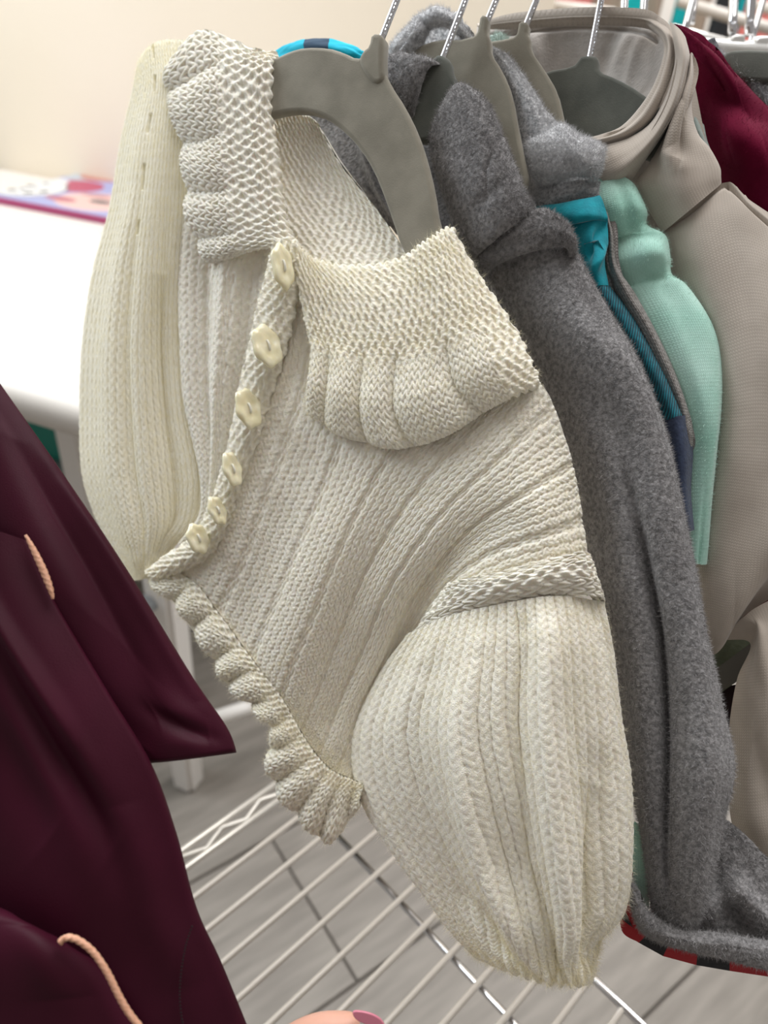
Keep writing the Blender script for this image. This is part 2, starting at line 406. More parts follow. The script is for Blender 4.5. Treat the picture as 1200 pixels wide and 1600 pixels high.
# white table with the comic on it
TH = .70
a0 = onh(18, 608, TH)[:2]; a1 = onh(128, 641, TH)[:2]
dirv = (a1-a0); dirv /= np.linalg.norm(dirv); per = np.array([-dirv[1], dirv[0]])
if per[1] < 0: per = -per
TR = math.atan2(dirv[1], dirv[0])
leg_ = onh(295, 1222, 0)[:2]
Bp = a0 + dirv*((leg_-a0) @ dirv + .05); A = a0 - dirv*.8
dep = (onh(60, 272, TH)[:2] - a0) @ per
tb = thing('table', 'white table with rounded edge standing against the cream wall', 'table', ((A+Bp)[0]/2+per[0]*dep/2, (A+Bp)[1]/2+per[1]*dep/2, 0))
def corner(p, d1, d2, r, n=6):
    return [p - d1*r*(1-math.sin(t)) - d2*r*(1-math.cos(t)) for t in np.linspace(0, math.pi/2, n)]
pts = []
for p, da, db in ((A, -per, -dirv), (Bp, dirv, -per), (Bp+per*dep, per, dirv), (A+per*dep, -dirv, per)):
    pts += corner(p, da, db, .04)
slab('table_top', [(p[0], p[1], TH-.022) for p in pts], (0, 0, 1), .044, WHITE, tb, bev=.02, seg=6)
far_ = onh(122, 690, .52)[:2]
hL = TH - .04
legs = [leg_, far_, A + dirv*.08 + per*.1, A + dirv*.08 + per*(dep-.1), Bp - dirv*.06 + per*(dep-.1)]
for q in legs:
    bm = bmesh.new(); bmesh.ops.create_cube(bm, size=1); bmesh.ops.scale(bm, vec=(.044, .044, hL), verts=bm.verts)
    for v in bm.verts:
        if v.co.z < 0: v.co.x *= .85; v.co.y *= .85
    bmesh.ops.bevel(bm, geom=bm.edges[:], offset=.006, segments=2, affect='EDGES')
    bmesh.ops.transform(bm, matrix=Matrix.Translation((q[0], q[1], hL/2)) @ Matrix.Rotation(TR, 4, 'Z'), verts=bm.verts)
    me = bpy.data.meshes.new('leg'); bm.to_mesh(me); bm.free(); link('leg', me, WHITE2, tb)
STEEL = mat('pale_blue_steel', (.45, .49, .52), .35, metal=.3)
def vline(q, y):                              # height on the upright at q that shows at image row y
    lo, hi = 0, .8
    for _ in range(40):
        m_ = (lo+hi)/2; c = np.linalg.inv(M) @ (np.array([q[0], q[1], m_]) - CAM); py = 800 - F*c[1]/c[2]
        lo, hi = (m_, hi) if py > y else (lo, m_)
    return lo
h1_ = vline(leg_, 1140); e1 = onh(430, 1092, h1_)
tube('stretcher', [(leg_[0], leg_[1], h1_), tuple(e1*1.6 - .6*np.array([leg_[0], leg_[1], h1_]))], .012, WHITE2, tb, spline=False)
h2_ = vline(leg_, 930); e2 = onh(215, 950, h2_); p2 = np.array([leg_[0], leg_[1], h2_])
tube('stretcher', [tuple(p2), tuple(p2 + (e2-p2)*4)], .012, STEEL, tb, spline=False)
# lower shelf with a teal bin on it
bp_ = far_ + per*.12
def vplane(px, py):
    r = M @ ray(px, py); t = ((bp_[0]-CAM[0])*per[0] + (bp_[1]-CAM[1])*per[1])/(r[0]*per[0]+r[1]*per[1]); return CAM + r*t
zb = vplane(105, 737)[2]
cx_ = vplane(60, 700)[:2] + per*.15
box('lower_shelf', (cx_[0], cx_[1], zb-.012), (.62, .34, .022), STEEL, tb, rz=TR, bev=.005)
bn = thing('storage_bin', 'teal plastic bin under the white table', 'bin', (cx_[0], cx_[1], zb))
hb = TH - .05 - zb
box('bin_body', (cx_[0], cx_[1], zb+hb*.46), (.52, .28, hb*.92), TEALBIN, bn, rz=TR, bev=.015)
box('rim', (cx_[0], cx_[1], zb+hb*.94), (.54, .30, hb*.06), TEALBIN, bn, rz=TR, bev=.004)
wl = a0 + per*(dep+.005); r_ = M @ ray(842, 10)
tt_ = ((wl-CAM[:2]) @ per)/(r_[:2] @ per); wend = CAM[:2] + r_[:2]*tt_
wc = wend - dirv*1.7 + per*.05
struct(box('wall_back', (wc[0], wc[1], 1.35), (3.4, .1, 2.7), WALL, rz=TR, bev=0))

# comic lying on the table (flat print in the material)
def comic_mat():
    m = bpy.data.materials.new('comic_print'); m.use_nodes = True; nt = m.node_tree; b = nt.nodes['Principled BSDF']
    b.inputs['Roughness'].default_value = .35
    uv = nt.nodes.new('ShaderNodeTexCoord'); sx = nt.nodes.new('ShaderNodeSeparateXYZ'); L = nt.links.new
    L(uv.outputs['UV'], sx.inputs[0])
    def mth(op, a, bb=None):
        q = nt.nodes.new('ShaderNodeMath'); q.operation = op
        for i, v in enumerate((a, bb)):
            if v is None: continue
            if isinstance(v, (int, float)): q.inputs[i].default_value = v
            else: L(v, q.inputs[i])
        return q.outputs[0]
    def ell(cx, cy, rx, ry):
        x = mth('DIVIDE', mth('SUBTRACT', sx.outputs[0], cx), rx); y = mth('DIVIDE', mth('SUBTRACT', sx.outputs[1], cy), ry)
        return mth('LESS_THAN', mth('ADD', mth('MULTIPLY', x, x), mth('MULTIPLY', y, y)), 1.0)
    cur = None
    def over(fac, col):
        nonlocal cur
        mx = nt.nodes.new('ShaderNodeMix'); mx.data_type = 'RGBA'
        L(fac, mx.inputs[0]) if not isinstance(fac, float) else None
        if cur is None: mx.inputs[6].default_value = (.27, .29, .50, 1)
        else: L(cur, mx.inputs[6])
        if isinstance(col, tuple): mx.inputs[7].default_value = (*col, 1)
        else: L(col, mx.inputs[7])
        cur = mx.outputs[2]
    def at_(px, py, rx, ry): u, v = cuv(px, py); return ell(u, v, rx, ry)
    over(at_(118, 264, .20, .22), (0.360, 0.144, 0.216))
    over(at_(140, 275, .13, .13), (0.360, 0.396, 0.446))
    over(at_(168, 276, .16, .13), (0.396, 0.115, 0.086))
    over(at_(178, 255, .05, .10), (0.072, 0.144, 0.274))
    over(at_(118, 291, .17, .12), (0.346, 0.022, 0.086))
    over(at_(150, 316, .24, .15), (0.612, 0.391, 0.357))
    over(at_(95, 311, .10, .035), (0.346, 0.065, 0.115))
    over(at_(157, 316, .07, .03), (0.036, 0.043, 0.050))
    over(at_(150, 306, .10, .025), (0.374, 0.158, 0.173))
    over(at_(47, 294, .205, .175), (0.043, 0.043, 0.058)); over(at_(47, 294, .195, .165), (0.578, 0.578, 0.578))
    over(at_(72, 284, .13, .10), (0.578, 0.578, 0.578))
    nz = nt.nodes.new('ShaderNodeTexVoronoi'); nz.inputs['Scale'].default_value = 17; L(uv.outputs['UV'], nz.inputs['Vector'])
    over(mth('MULTIPLY', mth('LESS_THAN', nz.outputs['Distance'], .40), at_(47, 294, .165, .135)), (.015, .015, .015))
    L(cur, b.inputs['Base Color'])
    return m
k0 = onh(-22, 304, TH+.012); k1 = onh(160, 347, TH+.012)
exv = (k1-k0)[:2]; exv /= np.linalg.norm(exv); eyv = np.array([-exv[1], exv[0]])
if eyv[1] < 0: eyv = -eyv
q_ = math.radians(6); exv = np.array([exv[0]*math.cos(q_)-exv[1]*math.sin(q_), exv[0]*math.sin(q_)+exv[1]*math.cos(q_)]); eyv = np.array([-exv[1], exv[0]])
Lx = .32; Ly = .40
def cuv(px, py): d = onh(px, py, TH+.012)[:2] - k0[:2]; return float(d @ exv/Lx), float(d @ eyv/Ly)
cc = k0[:2] + exv*Lx/2 + eyv*Ly/2
cmx = thing('comic', 'glossy lavender comic with a speech bubble lying on the white table', 'comic', (cc[0], cc[1], TH))
box('pages', (cc[0], cc[1], TH+.006), (Lx-.004, Ly-.004, .008), WHITE2, cmx, rz=math.atan2(exv[1], exv[0]), bev=0)
cq = [k0[:2], k0[:2]+exv*Lx, k0[:2]+exv*Lx+eyv*Ly, k0[:2]+eyv*Ly]
me = mesh_np('cover', [(p[0], p[1], z) for z in (TH+.0125, TH+.0105) for p in cq], [(0, 1, 2, 3), (7, 6, 5, 4), (0, 4, 5, 1), (1, 5, 6, 2), (2, 6, 7, 3), (3, 7, 4, 0)],
             [(0, 0), (1, 0), (1, 1), (0, 1)]*2, smooth=False)
link('cover', me, comic_mat(), cmx)
MAG = mat('comic_spine', (.35, .04, .13), .5)
q = k0[:2] + exv*Lx/2 - eyv*.001
box('spine', (q[0], q[1], TH+.006), (Lx, .003, .012), MAG, cmx, rz=math.atan2(exv[1], exv[0]), bev=.0008)

# ------------------------------------------------------------------ wire shelf of the clothes rack
WA = math.radians(43); we = np.array([math.sin(WA), math.cos(WA)]); wg = np.array([math.cos(WA), -math.sin(WA)]); SH = .5
g0 = onh(306, 1400, SH)[:2] @ wg
rk = thing('clothes_rack', 'chrome clothes rack with a wire shelf under the hanging clothes', 'rack', (wg[0]*.1, wg[1]*.1, 0))
def wp(g, e, z=SH): p = wg*g + we*e; return (p[0], p[1], z)
nW = 30
for i in range(nW):
    g = g0 + .0256*i
    tube('wire', [wp(g, -.16), wp(g, .30)], .0023, WIRE, rk, seg=8, spline=False)
ec = onh(680, 1462, SH)[:2] @ we
for e in (ec, -.05):
    tube('cross_wire', [wp(g0-.03, e, SH-.0045), wp(g0+.0256*nW, e, SH-.0045)], .0026, CHROME, rk, seg=8, spline=False)
ge = onh(360, 1288, SH)[:2] @ wg
for gg in (ge-.006, ge+.008): tube('edge_wire', [wp(gg, -.16), wp(gg, .30)], .0026, WIRE_E, rk, seg=8, spline=False)
zz = [wp(ge + (.004 if i % 2 else -.003), -.16+.0185*i, SH-.002) for i in range(25)]
tube('truss_wire', zz, .0022, WIRE_E, rk, seg=8, spline=False)
for e in (-.16, .30): tube('end_wire', [wp(ge-.006, e), wp(g0+.0256*nW, e)], .003, CHROME, rk, seg=8, spline=False)

# ------------------------------------------------------------------ hangers
E1 = onp(620, 0) - onp(600, 58); E1 /= np.linalg.norm(E1)
WN = M @ PN
def hanger(name, label, outline, s, neck, tipw, m, pins=None):
    """outline px on the plane s; neck -> tipw px line is the hook wire's axis"""
    P = [onp(x, y, s) for x, y in outline]
    a = onp(*neck, s); b = onp(*tipw, s); d = (b-a)/np.linalg.norm(b-a)
    t = thing(name, label, 'hanger', tuple(np.min(P, axis=0)*0 + a), group='velvet hangers on the rack')
    slab('hanger_body', P, WN, .0062, m, t, bev=.0022, smooth=1)
    if pins: slab('neck', [onp(x, y, s) for x, y in pins], WN, .0082, m, t, bev=.0024, smooth=1)
    wr = .0017
    zr = RAILZ + .011 + wr
    L = (zr - .021 - a[2]) / d[2]
    sd = np.cross(WN, d); sd /= np.linalg.norm(sd)
    if sd[0] < 0: sd = -sd
    pts = [a - d*.008, a + d*.005] + [a + d*L*k for k in (.3, .6, 1)]
    top = a + d*L
    for k in range(1, 9):
        q = math.pi*1.15*k/8; pts.append(top + d*.021*math.sin(q) + sd*.021*(1-math.cos(q)) )
    h = tube('hook', pts, wr, CHROME, t, seg=12, sub=10)
    # row of small raised ridges pressed along the stem
    nb = 26; V = []; Q = []
    v = -np.asarray(WN); 
    if v @ (CAM - a) < 0: v = -v
    vv = v*.6 + sd*.8; vv /= np.linalg.norm(vv)
    tt = np.cross(d, vv)
    for k in range(nb):
        c0 = a + d*(.004 + k*.0017) + vv*wr*.93
        for sgn in (0,):
            base = len(V)
            for x, y, z in ((-1, -1, 0), (1, -1, 0), (1, 1, 0), (-1, 1, 0), (-.6, -.6, 1), (.6, -.6, 1), (.6, .6, 1), (-.6, .6, 1)):
                V.append(c0 + d*x*.0005 + tt*y*(.0007 if k % 3 else .0004) + vv*(z*.0006 - .0002))
            Q += [(base+4, base+5, base+6, base+7)] + [(base+i, base+(i+1) % 4, base+4+(i+1) % 4, base+4+i) for i in range(4)]
    me = bpy.data.meshes.new('ridges'); me.from_pydata([tuple(x) for x in V], [], Q); me.update()
    link('ridges', me, CHROME, h)
    return t, top + d*.021*0 + sd*.021
RAILZ = onp(598, 75)[2] + .085
SH2, SH3, SH4, SH5 = .022, .034, .046, .060
h1 = [(300, 150), (360, 112), (432, 95), (457, 83), (480, 77), (517, 78), (540, 85), (562, 96), (572, 88), (580, 78), (586, 58), (603, 60), (600, 83), (600, 110), (613, 137),
      (633, 167), (653, 207), (667, 247), (680, 300), (687, 350), (710, 430), (745, 520), (720, 545), (675, 480), (630, 390), (617, 350), (603, 310), (587, 270), (567, 237), (543, 210), (513, 187), (490, 180),
      (467, 178), (437, 182), (380, 200), (315, 225)]
_, t1 = hanger('velvet_hanger', 'taupe velvet hanger holding the cream knitted cardigan', h1, .002, (594, 66), (620, 0), VELVET, pins=[(564, 100), (572, 84), (581, 78), (585, 57), (604, 59), (603, 84), (603, 112), (606, 132), (590, 140), (574, 122)])
h2 = [(673, 100), (690, 86), (707, 98), (709, 118), (722, 140), (760, 190), (800, 260), (850, 380), (815, 400), (760, 290), (715, 240), (680, 225), (640, 225), (570, 240), (560, 195), (610, 180), (642, 168), (658, 138), (666, 115)]
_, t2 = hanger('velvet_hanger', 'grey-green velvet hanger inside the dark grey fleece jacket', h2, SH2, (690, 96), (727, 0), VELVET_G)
h3 = [(744, 60), (749, 52), (753, 26), (766, 30), (763, 56), (769, 66), (769, 88), (785, 110), (802, 150), (812, 210), (832, 300), (800, 320), (780, 240), (750, 170), (720, 140), (690, 130), (640, 130), (640, 82), (690, 64), (720, 66), (735, 62)]
_, t3 = hanger('velvet_hanger', 'taupe velvet hanger with long collared neck beside the pointed grey lapel', h3, SH3, (758, 40), (775, 0), VELVET)
h4 = [(806, 60), (810, 56), (813, 36), (829, 39), (826, 58), (831, 64), (831, 82), (853, 113), (872, 145), (881, 183), (895, 260), (862, 275), (845, 200), (815, 150), (790, 125), (740, 120), (740, 72), (785, 66), (803, 62)]
_, t4 = hanger('velvet_hanger', 'taupe velvet hanger just in front of the tan jacket collar', h4, SH4, (820, 44), (838, 0), VELVET)
h5 = [(905, 97), (910, 90), (932, 90), (937, 98), (937, 115), (967, 126), (1003, 147), (1050, 185), (1085, 260), (1045, 280), (1010, 245), (950, 235), (890, 235), (850, 230), (812, 240), (800, 175), (825, 130), (855, 114), (897, 107)]
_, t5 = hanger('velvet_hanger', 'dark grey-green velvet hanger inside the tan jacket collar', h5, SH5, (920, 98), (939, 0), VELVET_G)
# the rail the hooks hang from (above the frame)
ra = np.array(t1); rb = np.array(t5); rd = (rb-ra); rd[2] = 0; rd /= np.linalg.norm(rd)
tube('rail', [(ra[0]-rd[0]*.25, ra[1]-rd[1]*.25, RAILZ), (ra[0]+rd[0]*.75, ra[1]+rd[1]*.75, RAILZ)], .011, CHROME, rk, seg=16, spline=False)
for k in (-.25, .75):
    p = ra + rd*k; tube('post', [(p[0], p[1], .02), (p[0], p[1], RAILZ)], .0125, CHROME, rk, seg=16, spline=False) if k > .5 else None

# ------------------------------------------------------------------ cream cardigan
b0 = onp(700, 1500)
cg = thing('cardigan', 'cream hand-knitted baby cardigan with a frilled collar and pearl buttons', 'cardigan', tuple(b0))
# back of the neck, seen behind the hanger
surf('back_panel', [[(430, 172, 16), (455, 178, 16), (480, 180, 16), (497, 192, 16)], [(432, 230, 14), (470, 235, 16), (505, 238, 16), (533, 256, 14)],
                    [(440, 300, 8), (490, 305, 12), (545, 310, 14), (584, 320, 12)], [(455, 365, 4), (510, 370, 8), (570, 370, 10), (622, 375, 9)], [(470, 420, 2), (520, 425, 3), (580, 428, 4), (655, 425, 5)]],
     YARN, cg, nu=130, nv=190, fine=lambda U, V: .0016*garter(U*13, V*21))
# right front with the shoulder, columns fanning from the band to the sleeve
fr = [[(436, 395, 3), (424, 550, 0), (392, 650, 0), (366, 740, 0), (340, 815, 0), (308, 868, 0), (275, 895, 0), (255, 912, 0)],
      [(520, 455, 3), (490, 600, -2), (455, 710, -3), (420, 800, -3), (395, 870, -3), (365, 940, -2), (340, 990, -1), (325, 1015, 0)],
      [(620, 520, 4), (570, 655, -3), (525, 770, -4), (485, 860, -4), (455, 930, -3), (425, 1000, -2), (405, 1055, -1), (393, 1085, 0)],
      [(740, 605, 0), (660, 690, -3), (590, 790, -4), (540, 890, -3), (510, 970, -1), (480, 1040, 0), (460, 1095, 1), (450, 1125, 2)],
      [(838, 596, 4), (760, 690, -4), (665, 790, -4), (590, 900, 0), (550, 990, 4), (520, 1070, 6), (495, 1130, 6), (480, 1165, 6)],
      [(884, 690, 6), (800, 750, -5), (715, 820, -3), (630, 930, 4), (585, 1030, 10), (550, 1100, 11), (525, 1170, 10), (510, 1205, 9)],
      [(904, 780, 7), (840, 810, -5), (750, 850, -3), (670, 930, 7), (620, 1030, 16), (580, 1110, 16), (550, 1190, 13), (535, 1240, 10)],
      [(920, 895, 7), (850, 900, -5), (770, 925, -3), (690, 960, 8), (640, 1040, 22), (590, 1110, 22), (568, 1190, 18), (563, 1260, 12)]]
S_front = surf('right_front', fr, YARN, cg, nu=430, nv=400, transpose=True,
     bulge=lambda U, V: .0022*np.sin(2*np.pi*(U*3.2+.15))*np.sin(np.pi*np.clip((V-.15)/.85, 0, 1)) + ridge(U, V, [(.62, .9), (.66, .45)], .06, -.004),
     fine=lambda U, V: (.0013 + .0007*np.clip((U-.45)*2, 0, 1)*np.clip(1-V*2.2, 0, 1))*ladder(U*46, V*64))
# band, edge of the buttoned opening
be = [[(425, 375, -9), (445, 375, -11), (466, 385, -9)], [(412, 430, -9), (438, 432, -12), (463, 435, -9)], [(398, 480, -8), (427, 487, -12), (456, 494, -8)], [(385, 542, -8), (414, 550, -12), (441, 558, -7)],
      [(370, 610, -7), (395, 618, -11), (420, 626, -6)], [(355, 687, -7), (380, 690, -11), (404, 690, -5)], [(336, 758, -7), (356, 765, -10), (376, 768, -4)], [(318, 805, -7), (342, 815, -10), (362, 815, -4)],
      [(292, 842, -7), (316, 856, -10), (332, 868, -4)], [(255, 868, -7), (275, 882, -10), (285, 895, -4)], [(224, 893, -6), (235, 902, -8), (242, 912, -4)]]
S_band = surf('button_band', be, YARN, cg, nu=70, nv=430, fine=lambda U, V: .0015*garter(U*4.5, V*46), round_u=(.003, .003), rw=.2)
# left front
lf = [[(288, 340, 4), (335, 350, 0), (380, 355, -2), (440, 355, 2)], [(282, 430, 5), (325, 425, 0), (368, 425, -2), (428, 440, 2)], [(286, 520, 5), (322, 520, 0), (360, 525, -2), (415, 545, 2)],
      [(292, 620, 6), (322, 615, 1), (350, 612, -1), (392, 618, 2)], [(308, 690, 7), (328, 688, 2), (345, 686, 0), (374, 690, 2)], [(322, 755, 7), (332, 755, 2), (340, 756, 0), (360, 764, 2)], [(318, 810, 7), (326, 812, 2), (332, 812, 0), (348, 816, 2)], [(285, 852, 8), (298, 854, 4), (312, 858, 3), (326, 862, 3)]]
surf('left_front', lf, YARN, cg, nu=110, nv=330, bulge=lambda U, V: .003*np.sin(2*np.pi*(U*2+.1)), fine=lambda U, V: .0012*ladder(U*15, V*50, 5))
# left sleeve, further away and lit from behind
ls = [[(219, 97, 12), (236, 74, 4), (264, 64, 2), (310, 66, 0)], [(208, 150, 12), (238, 135, 0), (268, 130, -3), (300, 130, 0)], [(190, 225, 12), (225, 215, -3), (262, 212, -6), (298, 212, 0)],
      [(172, 330, 12), (212, 325, -5), (252, 322, -8), (298, 322, 2)], [(146, 430, 12), (195, 430, -6), (245, 430, -8), (290, 432, 4)], [(130, 540, 12), (185, 540, -7), (240, 540, -7), (292, 540, 8)],
      [(126, 650, 12), (185, 650, -7), (245, 650, -6), (302, 650, 9)], [(130, 740, 12), (190, 740, -7), (255, 745, -5), (320, 750, 10)], [(152, 810, 12), (205, 815, -6), (260, 815, -3), (308, 815, 10)],
      [(182, 862, 10), (215, 865, -4), (245, 862, -2), (272, 852, 8)], [(207, 906, 8), (222, 905, 0), (235, 900, 0), (246, 888, 6)]]
S_ls = surf('left_sleeve', ls, YARN_THIN_LIT, cg, nu=235, nv=500, back=.004, bstep=5,
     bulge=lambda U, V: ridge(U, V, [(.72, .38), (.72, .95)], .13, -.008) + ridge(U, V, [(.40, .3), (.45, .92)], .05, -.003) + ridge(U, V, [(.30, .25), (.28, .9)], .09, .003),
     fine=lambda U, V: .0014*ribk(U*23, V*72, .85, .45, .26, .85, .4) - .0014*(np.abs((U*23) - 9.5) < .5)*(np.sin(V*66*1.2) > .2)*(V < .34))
# left collar with frill lobes
lc = [[(262, 112, 0), (310, 56, -4), (357, 60, -5), (400, 78, -5), (436, 82, 4)], [(258, 140, -4), (310, 120, -10), (350, 110, -10), (392, 108, -9), (424, 105, -4)],
      [(270, 180, -5), (312, 180, -11), (352, 178, -11), (392, 178, -10), (423, 178, -4)], [(282, 225, -5), (320, 235, -11), (358, 238, -11), (398, 236, -10), (432, 234, -4)],
      [(288, 270, -5), (325, 285, -11), (362, 290, -11), (404, 292, -10), (438, 300, -5)], [(292, 330, -4), (328, 340, -10), (368, 345, -11), (412, 345, -10), (448, 350, -6)],
      [(312, 385, -3), (342, 390, -9), (378, 385, -10), (420, 378, -10), (464, 392, -7)], [(334, 412, 0), (356, 402, -4), (388, 394, -6), (424, 388, -8), (464, 408, -7)]]
def lc_b(U, V):
    k = np.clip(1 - U/.52, 0, 1)**.7
    return k*(.0062*np.abs(np.sin(np.pi*(V*4.6+.12+.55*U+.12*np.sin(V*9))))**.6 - .0025)
def lc_f(U, V):
    a = garter(V*25, U*13); b = stock(V*32, U*16)
    w_ = np.clip((U-.40)/.12, 0, 1)
    return .0016*(a*w_ + b*(1-w_))
surf('left_collar', lc, YARN, cg, nu=190, nv=330, bulge=lc_b, fine=lc_f, round_u=(.004, .004), round_v=(.0, .004), rw=.08)
# right collar with pleated frill
rc = [[(456, 368, -8), (485, 400, -4), (545, 413, -2), (617, 405, -3), (665, 374, -5), (704, 350, 0)], [(462, 430, -10), (510, 448, -8), (570, 458, -8), (640, 448, -8), (690, 422, -8), (733, 402, -1)],
      [(474, 495, -10), (525, 512, -10), (590, 518, -11), (655, 508, -11), (715, 480, -10), (769, 458, -2)], [(483, 545, -10), (530, 562, -12), (595, 572, -12), (665, 562, -12), (735, 530, -11), (806, 512, -2)],
      [(477, 602, -10), (530, 625, -13), (595, 640, -13), (670, 632, -13), (748, 590, -12), (830, 562, -2)], [(478, 642, -8), (535, 680, -9), (617, 700, -9), (692, 682, -9), (772, 634, -8), (845, 600, 1)]]
def rc_w(U): return np.interp(U, [0, .12, .31, .47, .72, 1], [.0, 1, 2, 3, 4, 5])   # pleat index
def rc_b(U, V):
    k = np.clip((V-.50)/.25, 0, 1); return k*(.0066*np.abs(np.sin(np.pi*(rc_w(U)+.10*np.sin(V*7+U*5))))**.42 - .0035)
def rc_f(U, V):
    a = garter(U*27, V*20); b = stock(U*40, V*26); w_ = np.clip((V-.55)/.08, 0, 1)
    w_ = np.where(U > .86, 0, w_)
    return .0017*(a*(1-w_) + .6*b*w_)
S_rc = surf('right_collar', rc, YARN, cg, nu=400, nv=270, bulge=rc_b, fine=rc_f, round_v=(.003, .003), round_u=(.003, .004), rw=.05)
# right sleeve: band, then the full puff, then the ribbed cuff
sb = [[(700, 915, 2), (715, 908, -6), (765, 898, -13), (840, 880, -13), (905, 862, -6), (922, 875, 4)], [(672, 950, 3), (705, 938, -6), (765, 920, -15), (845, 903, -15), (915, 893, -6), (934, 908, 5)],
      [(640, 1000, 10), (690, 972, -2), (760, 955, -8), (850, 939, -8), (925, 930, -2), (945, 948, 10)]]
surf('sleeve_band', sb, YARN, cg, nu=230, nv=80, fine=lambda U, V: .0018*np.where((V > .3) & (V < .62), garter(U*15, V*7), stock(V*6.5, U*17)), round_u=(.004, .004), rw=.06)
sl = [[(640, 992, 10), (700, 965, -4), (780, 945, -11), (865, 932, -10), (942, 940, 8)], [(592, 1060, 16), (675, 1040, -8), (775, 1025, -16), (875, 1010, -15), (957, 1020, 10)],
      [(554, 1150, 16), (650, 1140, -10), (768, 1130, -20), (880, 1120, -16), (969, 1120, 10)], [(562, 1240, 14), (668, 1240, -10), (785, 1240, -20), (890, 1230, -16), (984, 1215, 10)],
      [(612, 1325, 12), (712, 1340, -8), (808, 1350, -16), (903, 1345, -15), (986, 1325, 8)], [(668, 1400, 10), (755, 1425, -6), (830, 1440, -14), (908, 1440, -11), (975, 1415, 8)],
      [(705, 1450, 8), (775, 1475, -4), (842, 1490, -9), (900, 1488, -8), (940, 1456, 8)], [(735, 1480, 8), (790, 1500, -4), (850, 1516, -8), (900, 1518, -6), (930, 1490, 8)],
      [(757, 1492, 8), (805, 1514, -3), (858, 1530, -6), (900, 1534, -4), (922, 1528, 6)]]
def sl_b(U, V):
    k = np.sin(np.pi*np.clip(V/.88, 0, 1))
    return (ridge(U, V, [(.86, .36), (.79, .62), (.82, .82)], .055, -.010) + ridge(U, V, [(.60, .08), (.54, .5), (.62, .84)], .045, -.006)
            + ridge(U, V, [(.44, .10), (.38, .5), (.50, .88)], .045, .006) + ridge(U, V, [(.70, .1), (.67, .45), (.70, .75)], .04, .004)
            + ridge(U, V, [(.24, .15), (.20, .6), (.34, .85)], .05, -.006) + ridge(U, V, [(.92, .1), (.94, .7)], .04, .004) + k*.0012*np.sin(U*38))
S_sl = surf('right_sleeve', sl, YARN, cg, nu=320, nv=500, back=lambda U, V: .026*np.clip((.95-V)/.35, .12, 1), bulge=sl_b, round_v=(.0, .003), rw=.03,
     fine=lambda U, V: .0015*ribk(U*24, V*56, 1.15, .42, .26, .85, .35) + .0010*np.sin(U*24*np.pi)*np.clip((V-.82)/.1, 0, 1))
# frilled hem
hm = [[(250, 886, -1), (300, 906, -4), (340, 955, -4), (380, 1010, -4), (410, 1050, -4), (438, 1085, -3), (458, 1120, -1), (478, 1155, 0), (500, 1185, 1), (522, 1205, 3), (545, 1215, 6), (570, 1225, 9)],
      [(236, 898, -2), (285, 928, -6), (322, 970, -6), (358, 1025, -6), (383, 1060, -6), (415, 1105, -5), (440, 1140, -4), (450, 1175, -4), (470, 1215, -3), (500, 1245, 0), (530, 1250, 4), (566, 1240, 8)],
      [(228, 908, 0), (270, 942, -4), (300, 985, -4), (334, 1040, -4), (356, 1075, -4), (394, 1105, -4), (426, 1138, -3), (414, 1190, -3), (434, 1245, -2), (475, 1292, 1), (514, 1318, 4), (562, 1256, 8)]]
def hm_b(U, V): return np.clip(V*1.2, 0, 1)*.0065*(np.abs(np.sin(np.pi*U*11.5))**.7 - .5)
S_hm = surf('hem_frill', hm, YARN, cg, nu=520, nv=95, bulge=hm_b, fine=lambda U, V: .0015*np.where(V < .3, garter(U*48, V*8), stock(U*62, V*9)), round_v=(0, .005), rw=.25)
for s_, n_ in ((S_front, 26000), (S_rc, 18000), (S_sl, 30000), (S_band, 7000), (S_ls, 14000), (S_hm, 12000)):
    fuzz(s_, n_, .0030, .000045, FIBRE, lean=1.0)
# pearl buttons
def button(cx, cy, hx, hy, mn, dz, wob):
    z = plz(cx, cy) + dz
    maj = np.array([hx, -hy, 0])/F*z; R = np.linalg.norm(maj); maj /= R
    c0 = min(mn*z/F/R, .95); c = max(c0, .80); k_ = c0/c
    perp = np.array([maj[1], -maj[0], 0]); perp *= np.sign(perp[0])
    vd = -ray(cx, cy); vd /= np.linalg.norm(vd)
    mi = perp*c + np.array([0, 0, 1.0])*math.sqrt(1-c*c)
    n = np.cross(maj, mi); n /= np.linalg.norm(n)
    if n @ vd < 0: n = -n
    P0 = ray(cx, cy)*z + n*.0035
    bm = bmesh.new(); rings = [(0.0, .0014), (.16, .0013), (.34, .0006), (.55, .0010), (.8, .0012), (.96, .0005), (1.0, -.0004), (.96, -.0014), (0.0, -.0016)]
    seg = 28; vs = []
    for r, h in rings:
        row = []
        for k in range(seg):
            a = 2*math.pi*k/seg; q = 1 + .07*math.cos(wob[0]*a+wob[1]) if r > .3 else 1
            p = P0 + maj*math.cos(a)*r*R*q + mi*math.sin(a)*r*R*q*k_ + n*(h + .0005*math.cos(5*a)*(r if .4 < r < .95 else 0))
            row.append(bm.verts.new(W(p)[0]))
        vs.append(row)
    for i in range(len(rings)-1):
        for k in range(seg): bm.faces.new((vs[i][k], vs[i][(k+1) % seg], vs[i+1][(k+1) % seg], vs[i+1][k]))
    bmesh.ops.remove_doubles(bm, verts=bm.verts, dist=1e-5); bmesh.ops.recalc_face_normals(bm, faces=bm.faces[:])
    for f_ in bm.faces: f_.smooth = True
    me = bpy.data.meshes.new('button'); bm.to_mesh(me); bm.free()
    o = link('button', me, PEARL, cg)
    a = P0 + maj*R*.2 + n*.0012; b = P0 - maj*R*.2 + n*.0012
    tube('stitch', [W(a - n*.002)[0], W(a)[0], W((a+b)/2 + n*.0008)[0], W(b)[0], W(b - n*.002)[0]], .0007, THREAD, o, seg=6, sub=3)
